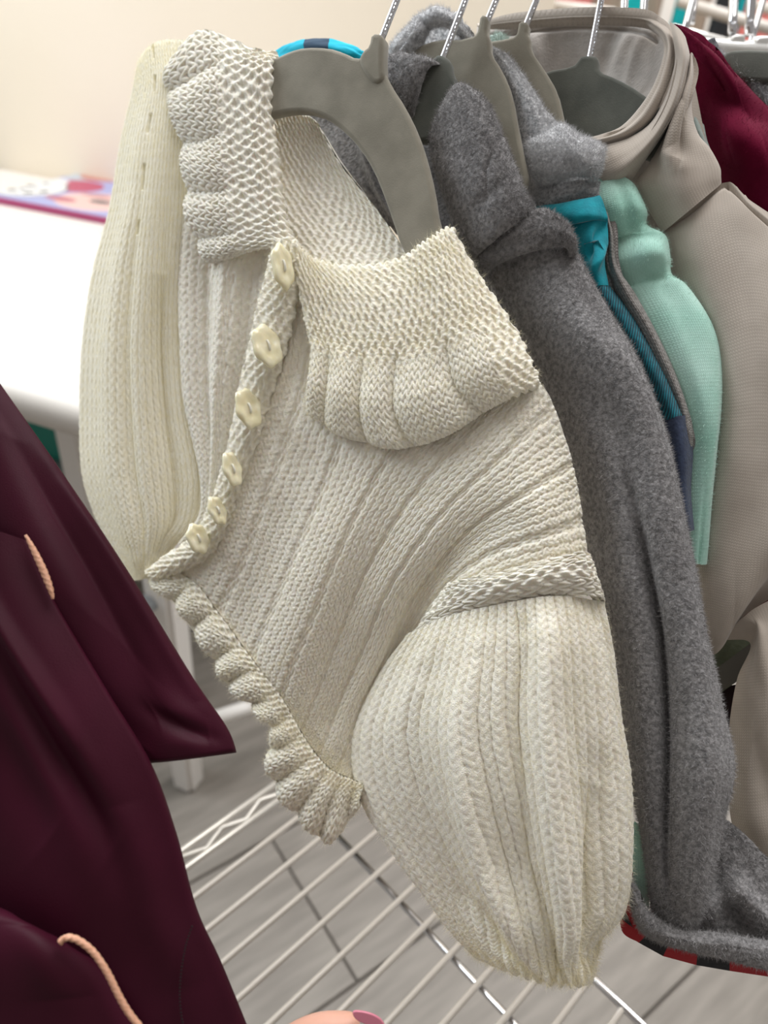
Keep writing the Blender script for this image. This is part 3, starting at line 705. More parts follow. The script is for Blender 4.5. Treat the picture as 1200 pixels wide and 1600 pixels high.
for i, b in enumerate([(437, 420, 6, 36, 15), (413, 544, 10, 33, 20), (384, 641, 9, 31, 17), (359, 735, 8, 27, 12), (336, 800, 9, 22, 11), (306, 843, 9, 23, 14)]):
    button(*b, -.0165, (6, i*1.1))

# ------------------------------------------------------------------ dark grey fleece jacket
gj = thing('fleece_jacket', 'dark grey fleece jacket with a pointed collar hanging right beside the cream cardigan', 'jacket', tuple(onp(1050, 1500, .035)))
FN = dict(noise=.0006, nsc=2.2)
surf('inner_back', [[(455, 150, 22), (520, 140, 22), (575, 170, 22), (630, 215, 22)], [(490, 205, 22), (545, 225, 22), (590, 262, 22), (640, 300, 22)], [(535, 275, 20), (575, 295, 20), (605, 318, 20), (650, 355, 20)], [(590, 350, 18), (615, 355, 18), (632, 370, 18), (660, 400, 18)]],
     FLEECE, gj, s=.014, nu=60, nv=60, bulge=lambda U, V: ridge(U, V, [(.55, .0), (.6, 1)], .1, .006), **FN)
surf('back_panel', [[(640, 165, 12), (700, 150, 10), (760, 170, 10)], [(660, 300, 10), (740, 300, 8), (800, 300, 8)], [(670, 430, 8), (760, 430, 6), (860, 420, 8)], [(760, 620, 10), (850, 600, 8), (930, 580, 8)]], FLEECE, gj, s=.027, nu=40, nv=50)
s_ = surf('back_collar', [[(555, 92, 10), (600, 84, 6), (620, 75, 4), (648, 76, 2), (684, 86, 0)], [(560, 115, 4), (602, 108, 2), (624, 104, 0), (648, 104, -2), (664, 106, -2)], [(575, 140, 4), (608, 132, 2), (624, 140, 0), (642, 146, -1), (652, 152, 0)], [(600, 150, 6), (614, 148, 4), (624, 165, 3), (634, 178, 3), (640, 186, 3)]],
     FLEECE, gj, s=.014, nu=70, nv=70, round_u=(.002, .003), round_v=(.004, .001), rw=.2, **FN); fuzz(s_, 5000, .0018, .00008, FLEECE_F)
s_ = surf('lapel', [[(664, 205, 6), (690, 152, 0), (714, 122, -2), (746, 135, 0), (772, 158, 6)], [(672, 262, 4), (708, 230, -4), (745, 214, -6), (776, 215, -2), (799, 226, 6)], [(695, 335, 4), (735, 310, -5), (772, 295, -7), (802, 290, -3), (830, 298, 6)], [(725, 412, 6), (762, 380, -3), (795, 355, -5), (820, 338, -1), (842, 328, 6)]],
     FLEECE, gj, s=.012, nu=110, nv=140, bulge=lambda U, V: ridge(U, V, [(1.05, .22), (.72, .36), (.48, .52), (.36, .74)], .016, -.0016) + ridge(U, V, [(.2, .75), (.7, .6)], .05, -.0015), round_u=(.003, .004), round_v=(.003, .003), rw=.12, **FN); fuzz(s_, 16000, .0018, .00008, FLEECE_F)
s_ = surf('shoulder_roll', [[(725, 410, 8), (775, 362, 0), (835, 322, -2), (874, 332, -1), (896, 356, 6)], [(728, 425, 4), (780, 388, -2), (842, 358, -4), (885, 362, -2), (905, 385, 6)], [(740, 440, 8), (790, 408, 0), (850, 388, -2), (890, 388, 0), (908, 408, 8)]],
     FLEECE, gj, s=.016, nu=110, nv=60, round_v=(.003, .003), round_u=(.003, .004), rw=.2, **FN); fuzz(s_, 9000, .0018, .00008, FLEECE_F)
bd = [[(728, 415, 10), (790, 396, 0), (848, 382, -3), (888, 384, 0), (910, 404, 8)], [(790, 500, 10), (842, 482, -3), (892, 470, -6), (926, 464, -2), (948, 472, 8)], [(842, 600, 10), (890, 580, -5), (945, 566, -8), (985, 560, -3), (1005, 570, 8)],
      [(878, 700, 10), (930, 690, -5), (985, 680, -9), (1030, 678, -3), (1045, 670, 10)], [(900, 800, 10), (955, 795, -5), (1010, 790, -9), (1055, 788, -3), (1070, 786, 10)], [(915, 900, 10), (975, 900, -5), (1030, 895, -8), (1075, 893, -2), (1092, 890, 10)],
      [(935, 1000, 10), (1000, 1000, -4), (1045, 995, -6), (1088, 990, -2), (1110, 988, 10)], [(955, 1100, 10), (1010, 1100, -3), (1052, 1100, -5), (1104, 1090, -3), (1134, 1088, 10)], [(965, 1200, 10), (1015, 1200, -2), (1052, 1200, -5), (1114, 1200, -6), (1158, 1196, 10)],
      [(990, 1285, 10), (1018, 1290, 0), (1052, 1300, -3), (1106, 1300, -4), (1142, 1275, 10)], [(1006, 1365, 10), (1024, 1375, 1), (1056, 1400, -1), (1100, 1385, -1), (1124, 1340, 10)], [(1014, 1430, 10), (1030, 1445, 3), (1062, 1455, 1), (1088, 1445, 3), (1105, 1400, 10)]]
def bd_b(U, V):
    return (ridge(U, V, [(.40, .36), (.42, .6), (.40, .86)], .05, -.011) + ridge(U, V, [(.65, .45), (.68, .7), (.6, .95)], .14, .005) + ridge(U, V, [(.35, .12), (.75, .21)], .05, .003)
            + ridge(U, V, [(.1, .16), (.6, .30)], .05, -.003) + ridge(U, V, [(.25, .40), (.22, .85)], .09, .004))
s_ = surf('right_sleeve', bd, FLEECE, gj, s=.024, nu=190, nv=520, bulge=bd_b, round_u=(.004, .006), rw=.1, back=.006, **FN); fuzz(s_, 60000, .0017, .00008, FLEECE_F)
# turned hem of the body below the sleeve, plaid lining peeping out
s_ = surf('hem_back', [[(1120, 1270, 14), (1160, 1300, 16), (1200, 1340, 18), (1260, 1390, 22)], [(1080, 1340, 10), (1130, 1350, 12), (1188, 1385, 14), (1260, 1440, 20)], [(1060, 1430, 8), (1120, 1420, 10), (1190, 1440, 12), (1260, 1480, 18)], [(1050, 1470, 8), (1120, 1485, 9), (1190, 1495, 10), (1260, 1510, 16)]],
     FLEECE, gj, s=.026, nu=80, nv=80, bulge=lambda U, V: ridge(U, V, [(.1, .75), (.5, .45), (.9, .75)], .1, .006) + ridge(U, V, [(.2, .3), (.6, .9)], .08, -.004), **FN); fuzz(s_, 9000, .0017, .00008, FLEECE_F)
hr = [[(972, 1378, 8), (985, 1440, 2), (1020, 1470, 0), (1068, 1478, 0), (1130, 1480, 2), (1190, 1490, 6), (1260, 1500, 14)], [(985, 1372, 2), (1000, 1425, -4), (1030, 1450, -5), (1070, 1455, -4), (1130, 1462, -2), (1190, 1470, 2), (1260, 1480, 10)]]
hr = [[(990, 1362, 8), (1012, 1412, 4), (1038, 1438, 2), (1075, 1448, 2), (1130, 1452, 4), (1190, 1462, 8), (1260, 1470, 16)], [(980, 1372, 2), (1000, 1428, -4), (1028, 1455, -5), (1072, 1470, -4), (1130, 1478, -2), (1190, 1490, 2), (1260, 1500, 10)], [(974, 1390, 6), (990, 1448, 3), (1022, 1476, 1), (1068, 1494, 1), (1130, 1507, 3), (1190, 1520, 6), (1260, 1530, 14)]]
s_ = surf('hem_roll', hr, FLEECE, gj, s=.022, nu=150, nv=40, round_v=(.003, .003), rw=.3, **FN); fuzz(s_, 9000, .0017, .00008, FLEECE_F)
def strip_px(i0, i1, a, b):
    r = [[], []]
    for k in range(i0, i1+1):
        r[0].append(a[k]); r[1].append(b[k])
    return r
pa = [(988, 1362, 10), (990, 1398, 8), (1000, 1432, 6), (1018, 1454, 5), (1046, 1474, 5), (1090, 1490, 6), (1140, 1500, 8), (1200, 1510, 12)]
pb = [(970, 1375, 12), (968, 1410, 10), (972, 1455, 8), (998, 1473, 7), (1036, 1494, 7), (1088, 1508, 8), (1140, 1517, 10), (1200, 1526, 14)]
for (i0, i1), m_ in zip(((0, 1), (1, 3), (3, 4), (4, 5), (5, 6), (6, 7)), (RED, RED, BLACKC, RED, BLACKC, RED)):
    surf('plaid_lining', strip_px(i0, i1, pa, pb), m_, gj, s=.021, nu=24, nv=10, back=.003)
surf('plaid_lining', [[(968, 1405, 10), (972, 1420, 9), (978, 1435, 8)], [(968, 1430, 10), (976, 1440, 9), (990, 1450, 8)]], BLACKC, gj, s=.0195, nu=16, nv=10, back=.002)
# striped hood lining at the very top, behind the cardigan's collar
def stripe_mat():
    m = bpy.data.materials.new('teal_navy_stripes'); m.use_nodes = True; nt = m.node_tree; b = nt.nodes['Principled BSDF']; b.inputs['Roughness'].default_value = .9
    uv = nt.nodes.new('ShaderNodeUVMap'); sx = nt.nodes.new('ShaderNodeSeparateXYZ'); r = nt.nodes.new('ShaderNodeValToRGB'); mp = nt.nodes.new('ShaderNodeMath'); mp.operation = 'MULTIPLY'; mp.inputs[1].default_value = 1/.056
    nt.links.new(uv.outputs[0], sx.inputs[0]); nt.links.new(sx.outputs[0], mp.inputs[0]); nt.links.new(mp.outputs[0], r.inputs[0]); nt.links.new(r.outputs[0], b.inputs['Base Color'])
    cr = r.color_ramp; cr.interpolation = 'CONSTANT'; cr.elements[0].color = (.0, .36, .50, 1); cr.elements[1].position = .57; cr.elements[1].color = (.02, .05, .09, 1)
    e = cr.elements.new(.82); e.color = (.0, .40, .55, 1); return m

# ------------------------------------------------------------------ heather grey jacket with teal check lining
hj = thing('heather_jacket', 'heather grey hooded jacket with a teal check lining between grey fleece and mint knit', 'jacket', tuple(onp(1080, 760, .05)))
surf('hood_lining', [[(405, 88, 0), (440, 66, -4), (468, 54, -6), (510, 53, -6), (548, 62, -4), (572, 76, 0)], [(405, 110, 0), (440, 92, -6), (470, 82, -8), (510, 80, -8), (548, 84, -6), (575, 92, 0)], [(405, 130, 4), (440, 115, 0), (475, 105, 0), (510, 104, 0), (548, 106, 0), (578, 110, 2)]],
     stripe_mat(), hj, s=.03, nu=60, nv=24, round_v=(.004, 0), rw=.4, noise=.0005, nsc=3)
HNO = dict(noise=.0006, nsc=2)
s_ = surf('hood', [[(600, 84, 8), (604, 68, 4), (620, 50, 2), (634, 36, 2), (645, 32, 6)], [(616, 90, 4), (622, 74, -2), (634, 58, -4), (645, 42, -4), (652, 24, 2)], [(634, 96, 6), (640, 80, 0), (648, 64, -2), (656, 46, -2), (663, 30, 2)], [(655, 100, 8), (660, 86, 4), (664, 70, 4), (668, 56, 6), (672, 44, 10)]],
     HEATHER_LIT, hj, s=.030, nu=70, nv=70, bulge=lambda U, V: ridge(U, V, [(.0, .35), (.9, .3)], .06, -.003), round_v=(.004, .0), rw=.2, **HNO); fuzz(s_, 5000, .002, .00007, HEATHER_F)
s_ = surf('hood', [[(640, 40, 4), (650, 20, -2), (672, 7, -4), (700, 10, -4), (722, 28, -2), (748, 56, 4)], [(652, 50, 2), (664, 34, -6), (682, 24, -8), (704, 30, -8), (722, 46, -5), (744, 68, 2)], [(668, 62, 8), (676, 50, 4), (690, 46, 2), (704, 52, 2), (720, 66, 2), (738, 80, 4)]],
     HEATHER_LIT, hj, s=.036, nu=90, nv=50, round_v=(.004, .003), rw=.25, **HNO); fuzz(s_, 5000, .002, .00007, HEATHER_F)
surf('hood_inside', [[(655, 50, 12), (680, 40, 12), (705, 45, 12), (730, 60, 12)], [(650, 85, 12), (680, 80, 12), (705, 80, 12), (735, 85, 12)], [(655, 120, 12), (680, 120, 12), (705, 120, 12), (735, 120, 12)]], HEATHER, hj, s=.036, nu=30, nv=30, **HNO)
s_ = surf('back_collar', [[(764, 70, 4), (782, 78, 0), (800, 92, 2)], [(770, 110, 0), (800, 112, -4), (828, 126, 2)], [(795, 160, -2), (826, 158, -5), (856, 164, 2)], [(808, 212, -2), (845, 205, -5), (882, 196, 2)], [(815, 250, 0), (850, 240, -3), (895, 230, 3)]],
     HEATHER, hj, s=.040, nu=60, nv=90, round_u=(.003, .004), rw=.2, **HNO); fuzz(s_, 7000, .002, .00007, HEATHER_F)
s_ = surf('collar', [[(803, 218, 6), (840, 205, 0), (877, 187, -2), (910, 204, -1), (953, 220, 6)], [(808, 240, 2), (845, 228, -6), (882, 215, -8), (918, 228, -6), (951, 242, 4)], [(820, 272, 2), (856, 258, -6), (890, 248, -8), (922, 256, -6), (946, 262, 4)], [(832, 302, 6), (865, 290, 0), (895, 281, -2), (925, 284, 0), (938, 285, 5)]],
     HEATHER_LIT, hj, s=.036, nu=110, nv=90, round_u=(.003, .004), round_v=(.003, .004), rw=.2, **HNO); fuzz(s_, 14000, .002, .00007, HEATHER_F)
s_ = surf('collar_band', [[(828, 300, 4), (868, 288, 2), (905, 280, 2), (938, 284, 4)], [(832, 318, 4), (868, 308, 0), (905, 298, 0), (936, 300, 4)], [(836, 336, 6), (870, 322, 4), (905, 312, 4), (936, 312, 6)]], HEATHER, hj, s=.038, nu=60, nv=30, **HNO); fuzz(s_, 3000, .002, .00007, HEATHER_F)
surf('lining', [[(830, 322, 6), (865, 315, 0), (905, 306, -2), (938, 301, 2)], [(845, 345, 6), (885, 340, -3), (920, 335, -4), (948, 333, 3)], [(858, 375, 8), (890, 358, 2), (920, 350, 0), (951, 346, 4)]], TEAL, hj, s=.035, nu=50, nv=30, round_v=(.003, .003), rw=.25)
surf('lining', [[(872, 352, 6), (900, 350, 0), (925, 345, -2), (950, 343, 4)], [(890, 380, 5), (912, 382, -2), (930, 380, -4), (950, 372, 4)], [(900, 415, 6), (918, 415, -1), (932, 412, -2), (945, 408, 5)], [(918, 452, 8), (930, 450, 2), (938, 446, 1), (951, 446, 5)]], TEAL, hj, s=.037, nu=50, nv=60,
     bulge=lambda U, V: ridge(U, V, [(.9, .1), (.3, .55)], .1, -.004) + ridge(U, V, [(.95, .45), (.45, .8)], .1, .003))
surf('lining', [[(900, 452, 8), (925, 450, 1), (940, 447, 0), (952, 446, 6)], [(930, 500, 8), (955, 498, 0), (972, 492, -1), (986, 488, 6)], [(960, 550, 8), (985, 546, 0), (1002, 540, -1), (1015, 536, 6)], [(990, 600, 8), (1015, 596, 0), (1030, 590, -1), (1043, 588, 6)], [(1015, 662, 8), (1042, 656, 0), (1058, 651, -1), (1070, 648, 6)]], TWILL, hj, s=.038, nu=40, nv=90)
surf('lining', [[(1015, 660, 8), (1042, 654, 0), (1060, 650, -1), (1078, 648, 6)], [(1025, 715, 8), (1050, 712, 0), (1068, 710, -1), (1083, 706, 6)], [(1040, 775, 8), (1058, 775, 0), (1070, 772, 0), (1080, 768, 6)], [(1060, 830, 8), (1070, 830, 2), (1078, 830, 2), (1085, 828, 6)]], NAVY, hj, s=.038, nu=30, nv=60)
surf('front_edge', [[(940, 326, 6), (946, 330, 2), (952, 330, 5)], [(945, 360, 6), (954, 362, 0), (960, 366, 5)], [(946, 410, 6), (958, 412, 0), (968, 414, 5)], [(955, 455, 6), (978, 455, 0), (997, 455, 5)], [(985, 512, 6), (1012, 512, 0), (1032, 520, 5)], [(1015, 570, 6), (1042, 575, 0), (1062, 585, 5)], [(1045, 630, 6), (1065, 632, 0), (1080, 638, 5)], [(1062, 680, 6), (1076, 682, 0), (1087, 662, 5)], [(1072, 720, 8), (1080, 715, 4), (1085, 705, 6)]],
     mat('grey_marl', (.20, .185, .17), .9, rib=(.0016, .0016), ribamt=.4, col2=(.34, .32, .30), nscale=600), hj, s=.041, nu=30, nv=160, round_u=(.002, .003), rw=.3)

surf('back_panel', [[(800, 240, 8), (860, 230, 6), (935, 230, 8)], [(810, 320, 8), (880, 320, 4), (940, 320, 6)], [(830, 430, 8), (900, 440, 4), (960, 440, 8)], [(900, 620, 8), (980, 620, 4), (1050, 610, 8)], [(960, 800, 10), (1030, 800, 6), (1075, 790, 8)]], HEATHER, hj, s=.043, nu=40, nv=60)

# ------------------------------------------------------------------ mint knit
mj = thing('mint_cardigan', 'mint green fine-knit garment with puffed gathers beside the tan jacket', 'cardigan', tuple(onp(1090, 880, .06)))
mg = [[(897, 300, 4), (945, 276, 0), (964, 272, -1), (985, 282, 0), (1000, 298, 8)], [(902, 340, 4), (955, 322, -5), (978, 320, -6), (998, 322, -4), (1013, 334, 8)], [(912, 378, 4), (965, 365, -1), (985, 360, -2), (1003, 354, 0), (1012, 352, 8)],
      [(917, 390, 4), (980, 372, -1), (1010, 366, -2), (1035, 364, 0), (1046, 372, 8)], [(927, 420, 4), (985, 402, -6), (1016, 396, -7), (1042, 396, -4), (1056, 406, 8)], [(937, 455, 4), (992, 438, -1), (1020, 432, -1), (1044, 428, 0), (1056, 428, 8)],
      [(947, 470, 4), (1005, 452, -2), (1035, 446, -3), (1062, 444, 0), (1078, 452, 8)], [(972, 520, 4), (1035, 505, -4), (1068, 498, -5), (1098, 500, -1), (1114, 510, 8)], [(997, 580, 4), (1060, 566, -5), (1092, 560, -5), (1118, 560, -1), (1132, 566, 8)], [(1017, 650, 4), (1078, 640, -4), (1104, 640, -5), (1126, 638, -1), (1134, 636, 8)],
      [(1027, 730, 4), (1082, 720, -3), (1104, 720, -3), (1118, 718, -1), (1126, 712, 8)], [(1037, 810, 4), (1085, 800, -2), (1098, 800, -2), (1107, 800, 0), (1113, 795, 8)], [(1047, 890, 4), (1085, 882, 0), (1092, 882, 0), (1098, 882, 2), (1102, 880, 8)]]
s_ = surf('sleeve', mg, MINT, mj, s=.049, nu=100, nv=420, back=.01, round_u=(.0, .004), rw=.12, bulge=lambda U, V: .0012*np.sin(U*9)*np.sin(V*14) + ridge(U, V, [(.3, .25), (.8, .28)], .03, -.001))
fuzz(s_, 9000, .0014, .00005, mat('mint_fibre', (.50, .72, .63), .9))
s_ = surf('collar', [[(760, 62, 6), (778, 52, 0), (798, 64, 4)], [(764, 74, 2), (780, 68, -4), (798, 74, 2)], [(768, 88, 4), (782, 84, 0), (798, 86, 4)]], MINT_F, mj, s=.050, nu=30, nv=30, noise=.0008, nsc=4); fuzz(s_, 2500, .003, .00007, MINT_F)
surf('hem', [[(955, 1270, 0), (985, 1280, 0), (1015, 1300, 0)], [(955, 1330, 0), (988, 1335, 0), (1015, 1340, 0)], [(962, 1380, 0), (990, 1400, 0), (1014, 1420, 0)]], MINT, mj, s=.036, nu=20, nv=20)

# ------------------------------------------------------------------ tan jacket
tj = thing('tan_jacket', 'tan jersey jacket with a tall stand-up collar hanging at the right edge', 'jacket', tuple(onp(1180, 1400, .08)))
surf('collar_inside', [[(745, 42, 16), (800, 36, 18), (900, 30, 20), (1000, 30, 18), (1036, 46, 10)], [(745, 80, 12), (810, 75, 20), (900, 70, 26), (990, 70, 20), (1040, 88, 4)], [(770, 130, 16), (830, 130, 24), (905, 130, 28), (980, 130, 20), (1022, 138, 4)], [(800, 190, 16), (850, 195, 22), (910, 195, 22), (960, 190, 14), (990, 180, 2)], [(840, 235, 14), (870, 235, 16), (910, 230, 12), (945, 225, 4), (965, 212, 0)]],
     TAN_IN, tj, s=.058, nu=140, nv=100, bulge=lambda U, V: ridge(U, V, [(.66, .12), (.60, .55)], .035, -.0025) + ridge(U, V, [(.80, .12), (.74, .6)], .03, .002) + ridge(U, V, [(.72, .15), (.68, .4)], .03, .0015) + ridge(U, V, [(.35, .1), (.3, .5)], .05, .004) + ridge(U, V, [(.05, .12), (.5, .09), (.9, .16)], .02, -.0025, False))
# rolled collar edge
ce_o = [(745, 34), (800, 27), (900, 19), (1000, 21), (1034, 30), (1052, 48), (1056, 84), (1044, 140), (1022, 187), (988, 214), (950, 226), (915, 228)]
ce_i = [(748, 48), (800, 42), (900, 34), (990, 36), (1016, 48), (1032, 66), (1032, 90), (1017, 133), (992, 170), (967, 195), (940, 206), (912, 214)]
cz = [16, 16, 16, 15, 11, 6, 2, 0, 0, 0, 0, 0]
ce = [[(x, y, 2+q) for (x, y), q in zip(ce_o, cz)], [((a[0]+b[0])/2, (a[1]+b[1])/2, q-3) for a, b, q in zip(ce_o, ce_i, cz)], [(x, y, 2+q) for (x, y), q in zip(ce_i, cz)]]
surf('collar_edge', ce, TAN, tj, s=.050, nu=260, nv=26, round_v=(.002, .002), rw=.25, bulge=lambda U, V: ridge(U, V, [(0, .72), (1, .72)], .08, -.0012, False))
surf('lining', [[(925, 228, 4), (990, 190, 4), (1040, 100, 4), (1066, 55, 6)], [(925, 250, 4), (1000, 225, 4), (1055, 150, 4), (1080, 105, 6)], [(930, 300, 4), (990, 280, 4), (1060, 200, 4), (1105, 230, 6)], [(940, 420, 4), (1010, 380, 4), (1070, 320, 4), (1120, 290, 6)], [(1000, 560, 6), (1060, 520, 4), (1090, 480, 4), (1125, 400, 6)]], TAN, tj, s=.066, nu=40, nv=40)
# outside of the collar
co = [[(1046, 34, 4), (1056, 40, 2), (1066, 50, 2), (1076, 66, 8)], [(1052, 62, 0), (1062, 70, -3), (1072, 80, -3), (1082, 94, 8)], [(1054, 98, 0), (1061, 106, -4), (1068, 113, -4), (1076, 120, 8)], [(1042, 145, 0), (1048, 154, -5), (1055, 161, -5), (1063, 168, 8)],
      [(1018, 190, 0), (1024, 199, -5), (1031, 207, -5), (1038, 214, 8)], [(985, 214, 0), (994, 230, -5), (1002, 243, -5), (1011, 254, 8)], [(948, 226, 0), (958, 252, -4), (972, 271, -4), (989, 287, 8)], [(925, 232, 4), (930, 262, 0), (945, 287, 0), (965, 307, 6)]]
surf('collar_outside', co, TAN, tj, s=.049, nu=70, nv=180, round_u=(0, .002), rw=.2)
# second fold of the collar falling to the shoulder
cf = [[(1072, 100, 8), (1080, 82, 0), (1086, 92, 6)], [(1066, 138, 8), (1078, 118, -4), (1087, 128, 5)], [(1054, 175, 8), (1070, 160, -6), (1083, 168, 4)], [(1032, 216, 8), (1062, 202, -6), (1094, 206, 4)], [(1008, 258, 5), (1058, 240, -4), (1112, 228, 4)], [(988, 288, 5), (1058, 268, -4), (1128, 258, 5)], [(1006, 322, 6), (1066, 295, -3), (1130, 275, 5)], [(1032, 366, 8), (1082, 325, 0), (1131, 284, 6)]]
surf('yoke', cf, TAN, tj, s=.052, nu=120, nv=170, round_u=(.002, .002), rw=.12, bulge=lambda U, V: ridge(U, V, [(.45, .25), (.35, .55), (.55, .66)], .09, .004) + ridge(U, V, [(.6, .35), (.5, .62)], .06, -.002))
tbod = [[(1024, 362, 8), (1080, 322, 1), (1133, 283, 3), (1175, 315, 2), (1260, 370, 6)], [(1035, 400, 8), (1085, 365, -1), (1140, 330, -1), (1190, 350, 0), (1260, 400, 4)], [(1060, 460, 8), (1105, 440, -3), (1160, 420, -4), (1210, 430, -3), (1260, 460, 0)], [(1090, 540, 8), (1130, 535, -4), (1180, 520, -6), (1225, 530, -5), (1270, 550, 0)],
        [(1100, 640, 8), (1140, 640, -4), (1185, 635, -6), (1230, 640, -5), (1275, 650, 0)], [(1095, 740, 8), (1135, 740, -4), (1180, 745, -6), (1225, 750, -4), (1270, 760, 0)], [(1082, 830, 8), (1122, 830, -3), (1170, 840, -5), (1220, 850, -2), (1270, 860, 4)], [(1078, 910, 8), (1112, 915, -2), (1155, 920, -4), (1205, 890, 4), (1260, 880, 10)],
        [(1085, 980, 9), (1110, 985, 0), (1135, 985, 0), (1180, 930, 8), (1240, 900, 14)], [(1098, 1020, 10), (1112, 1024, 3), (1128, 1012, 3), (1160, 965, 10), (1220, 925, 16)]]
surf('body', tbod, TAN, tj, s=.056, nu=160, nv=300, back=.006, bulge=lambda U, V: ridge(U, V, [(.05, .03), (.5, .005)], .02, -.001) + ridge(U, V, [(.52, .02), (.95, .12)], .014, -.0022, False) + ridge(U, V, [(0, .012), (.52, .012)], .012, -.0022, False) + ridge(U, V, [(.9, .55), (.5, .85)], .1, .004))
tsl = [[(1120, 1000, 10), (1150, 975, 2), (1180, 950, 0), (1225, 930, 2), (1270, 930, 6)], [(1172, 1005, 8), (1182, 985, 0), (1195, 985, -2), (1230, 985, 0), (1275, 985, 6)], [(1152, 1060, 8), (1170, 1058, -2), (1192, 1055, -5), (1230, 1050, -3), (1275, 1045, 4)], [(1140, 1130, 9), (1165, 1130, -2), (1195, 1130, -6), (1235, 1125, -4), (1280, 1120, 4)],
       [(1138, 1200, 9), (1165, 1205, -2), (1198, 1205, -5), (1240, 1200, -3), (1280, 1195, 4)], [(1142, 1280, 9), (1170, 1285, -1), (1205, 1285, -4), (1245, 1280, -2), (1285, 1275, 4)], [(1165, 1340, 9), (1190, 1348, 0), (1220, 1348, -2), (1255, 1345, 0), (1290, 1340, 5)], [(1188, 1395, 10), (1210, 1400, 2), (1235, 1402, 0), (1262, 1400, 2), (1290, 1395, 6)]]
surf('sleeve', tsl, TAN, tj, s=.060, nu=130, nv=240, back=.008, bulge=lambda U, V: ridge(U, V, [(.35, .12), (.6, .3)], .08, .003) + ridge(U, V, [(.3, .5), (.7, .75)], .1, -.003))

# ------------------------------------------------------------------ clothes further along the rail
cj = thing('crimson_top', 'crimson velour garment behind the tan jacket collar', 'top', tuple(onp(1200, 500, .10)))
cr_ = [[(1020, 50, 30), (1052, 38, 12), (1062, 44, 14), (1080, 60, 24)], [(1040, 90, 20), (1080, 66, 8), (1112, 80, 6), (1140, 112, 20)], [(1060, 140, 14), (1110, 110, 2), (1150, 118, 0), (1185, 152, 14)], [(1075, 200, 12), (1130, 170, -4), (1185, 168, -6), (1240, 210, 10)], [(1095, 260, 12), (1150, 240, -6), (1210, 240, -8), (1270, 280, 10)], [(1115, 330, 14), (1170, 320, -4), (1230, 320, -6), (1290, 360, 12)], [(1130, 420, 16), (1190, 410, 0), (1240, 410, 0), (1290, 440, 12)], [(1140, 620, 16), (1200, 620, 0), (1250, 620, 0), (1300, 640, 12)], [(1140, 860, 16), (1200, 870, 0), (1250, 870, 0), (1310, 880, 12)], [(1150, 1060, 16), (1205, 1080, 0), (1260, 1080, 0), (1320, 1080, 12)]]
s_ = surf('front', cr_, WINE_R, cj, s=.082, nu=100, nv=200, bulge=lambda U, V: ridge(U, V, [(.2, .28), (.55, .33), (.9, .32)], .05, -.006) + ridge(U, V, [(.3, .41), (.6, .44)], .05, .005) + ridge(U, V, [(.45, .13), (.5, .3)], .08, .004), back=.006)
fuzz(s_, 7000, .0018, .00006, WINE_R)
surf('sleeve', [[(1100, 1085, 0), (1120, 1075, 0), (1150, 1070, 0)], [(1105, 1140, 0), (1125, 1135, 0), (1155, 1130, 0)], [(1120, 1190, 0), (1135, 1185, 0), (1160, 1180, 0)]], WINE_D, cj, s=.092, nu=20, nv=20)
oj = thing('olive_top', 'dark olive garment glimpsed through the gap beneath the tan jacket', 'top', tuple(onp(1150, 1060, .10)))
surf('front', [[(1095, 1000, 0), (1140, 985, 0), (1190, 960, 0)], [(1100, 1050, 0), (1145, 1030, 0), (1190, 1000, 0)], [(1110, 1095, 0), (1145, 1070, 0), (1190, 1040, 0)]], OLIVE, oj, s=.086, nu=30, nv=30, noise=.001)
surf('hem', [[(1112, 1050, -3), (1150, 1022, -3), (1180, 1000, -3)], [(1118, 1085, -3), (1150, 1065, -3), (1180, 1045, -3)]], mat('grey_rib', (.12, .115, .10), .9), oj, s=.084, nu=20, nv=10)
sj = thing('charcoal_jumper', 'charcoal wool jumper behind the crimson garment', 'jumper', tuple(onp(1250, 400, .14)))
s_ = surf('front', [[(1085, 55, 10), (1105, 66, 0), (1130, 85, 6)], [(1110, 90, 4), (1148, 100, -4), (1180, 120, 6)], [(1140, 130, 4), (1190, 140, -4), (1240, 170, 8)], [(1180, 200, 6), (1230, 220, 0), (1290, 260, 10)]], GREYC, sj, s=.115, nu=50, nv=60, noise=.0006, nsc=3); fuzz(s_, 3000, .003, .00008, HEATHER_F)
surf('inner_back', [[(1150, 128, 6), (1190, 126, 4), (1240, 128, 6)], [(1170, 150, 4), (1205, 150, 2), (1250, 160, 6)], [(1190, 190, 4), (1215, 190, 2), (1250, 200, 6)]], OLIVE, sj, s=.118, nu=20, nv=20)
mo = thing('sage_top', 'sage green garment peeping out behind the tan jacket shoulder', 'top', tuple(onp(1090, 300, .09)))
surf('collar', [[(1068, 175, 4), (1085, 180, 0), (1100, 195, 4)], [(1075, 215, 2), (1095, 212, -2), (1106, 222, 4)], [(1090, 250, 4), (1108, 245, 0), (1118, 250, 4)]], mat('sage_cloth', (.22, .26, .235), .9, bump=.4, sheen=.3), mo, s=.072, nu=20, nv=24)

# hanger in charcoal jumper
h6 = [(1128, 88), (1150, 80), (1240, 84), (1300, 110), (1300, 140), (1240, 132), (1190, 132), (1150, 128), (1135, 112)]
P = [onp(x, y, .112) for x, y in h6]
hg = thing('trouser_hanger', 'grey velvet hanger with a clear clip bar at the right edge', 'hanger', tuple(P[0]))
slab('hanger_body', P, WN, .006, VELVET_G, hg, bev=.002, smooth=1)

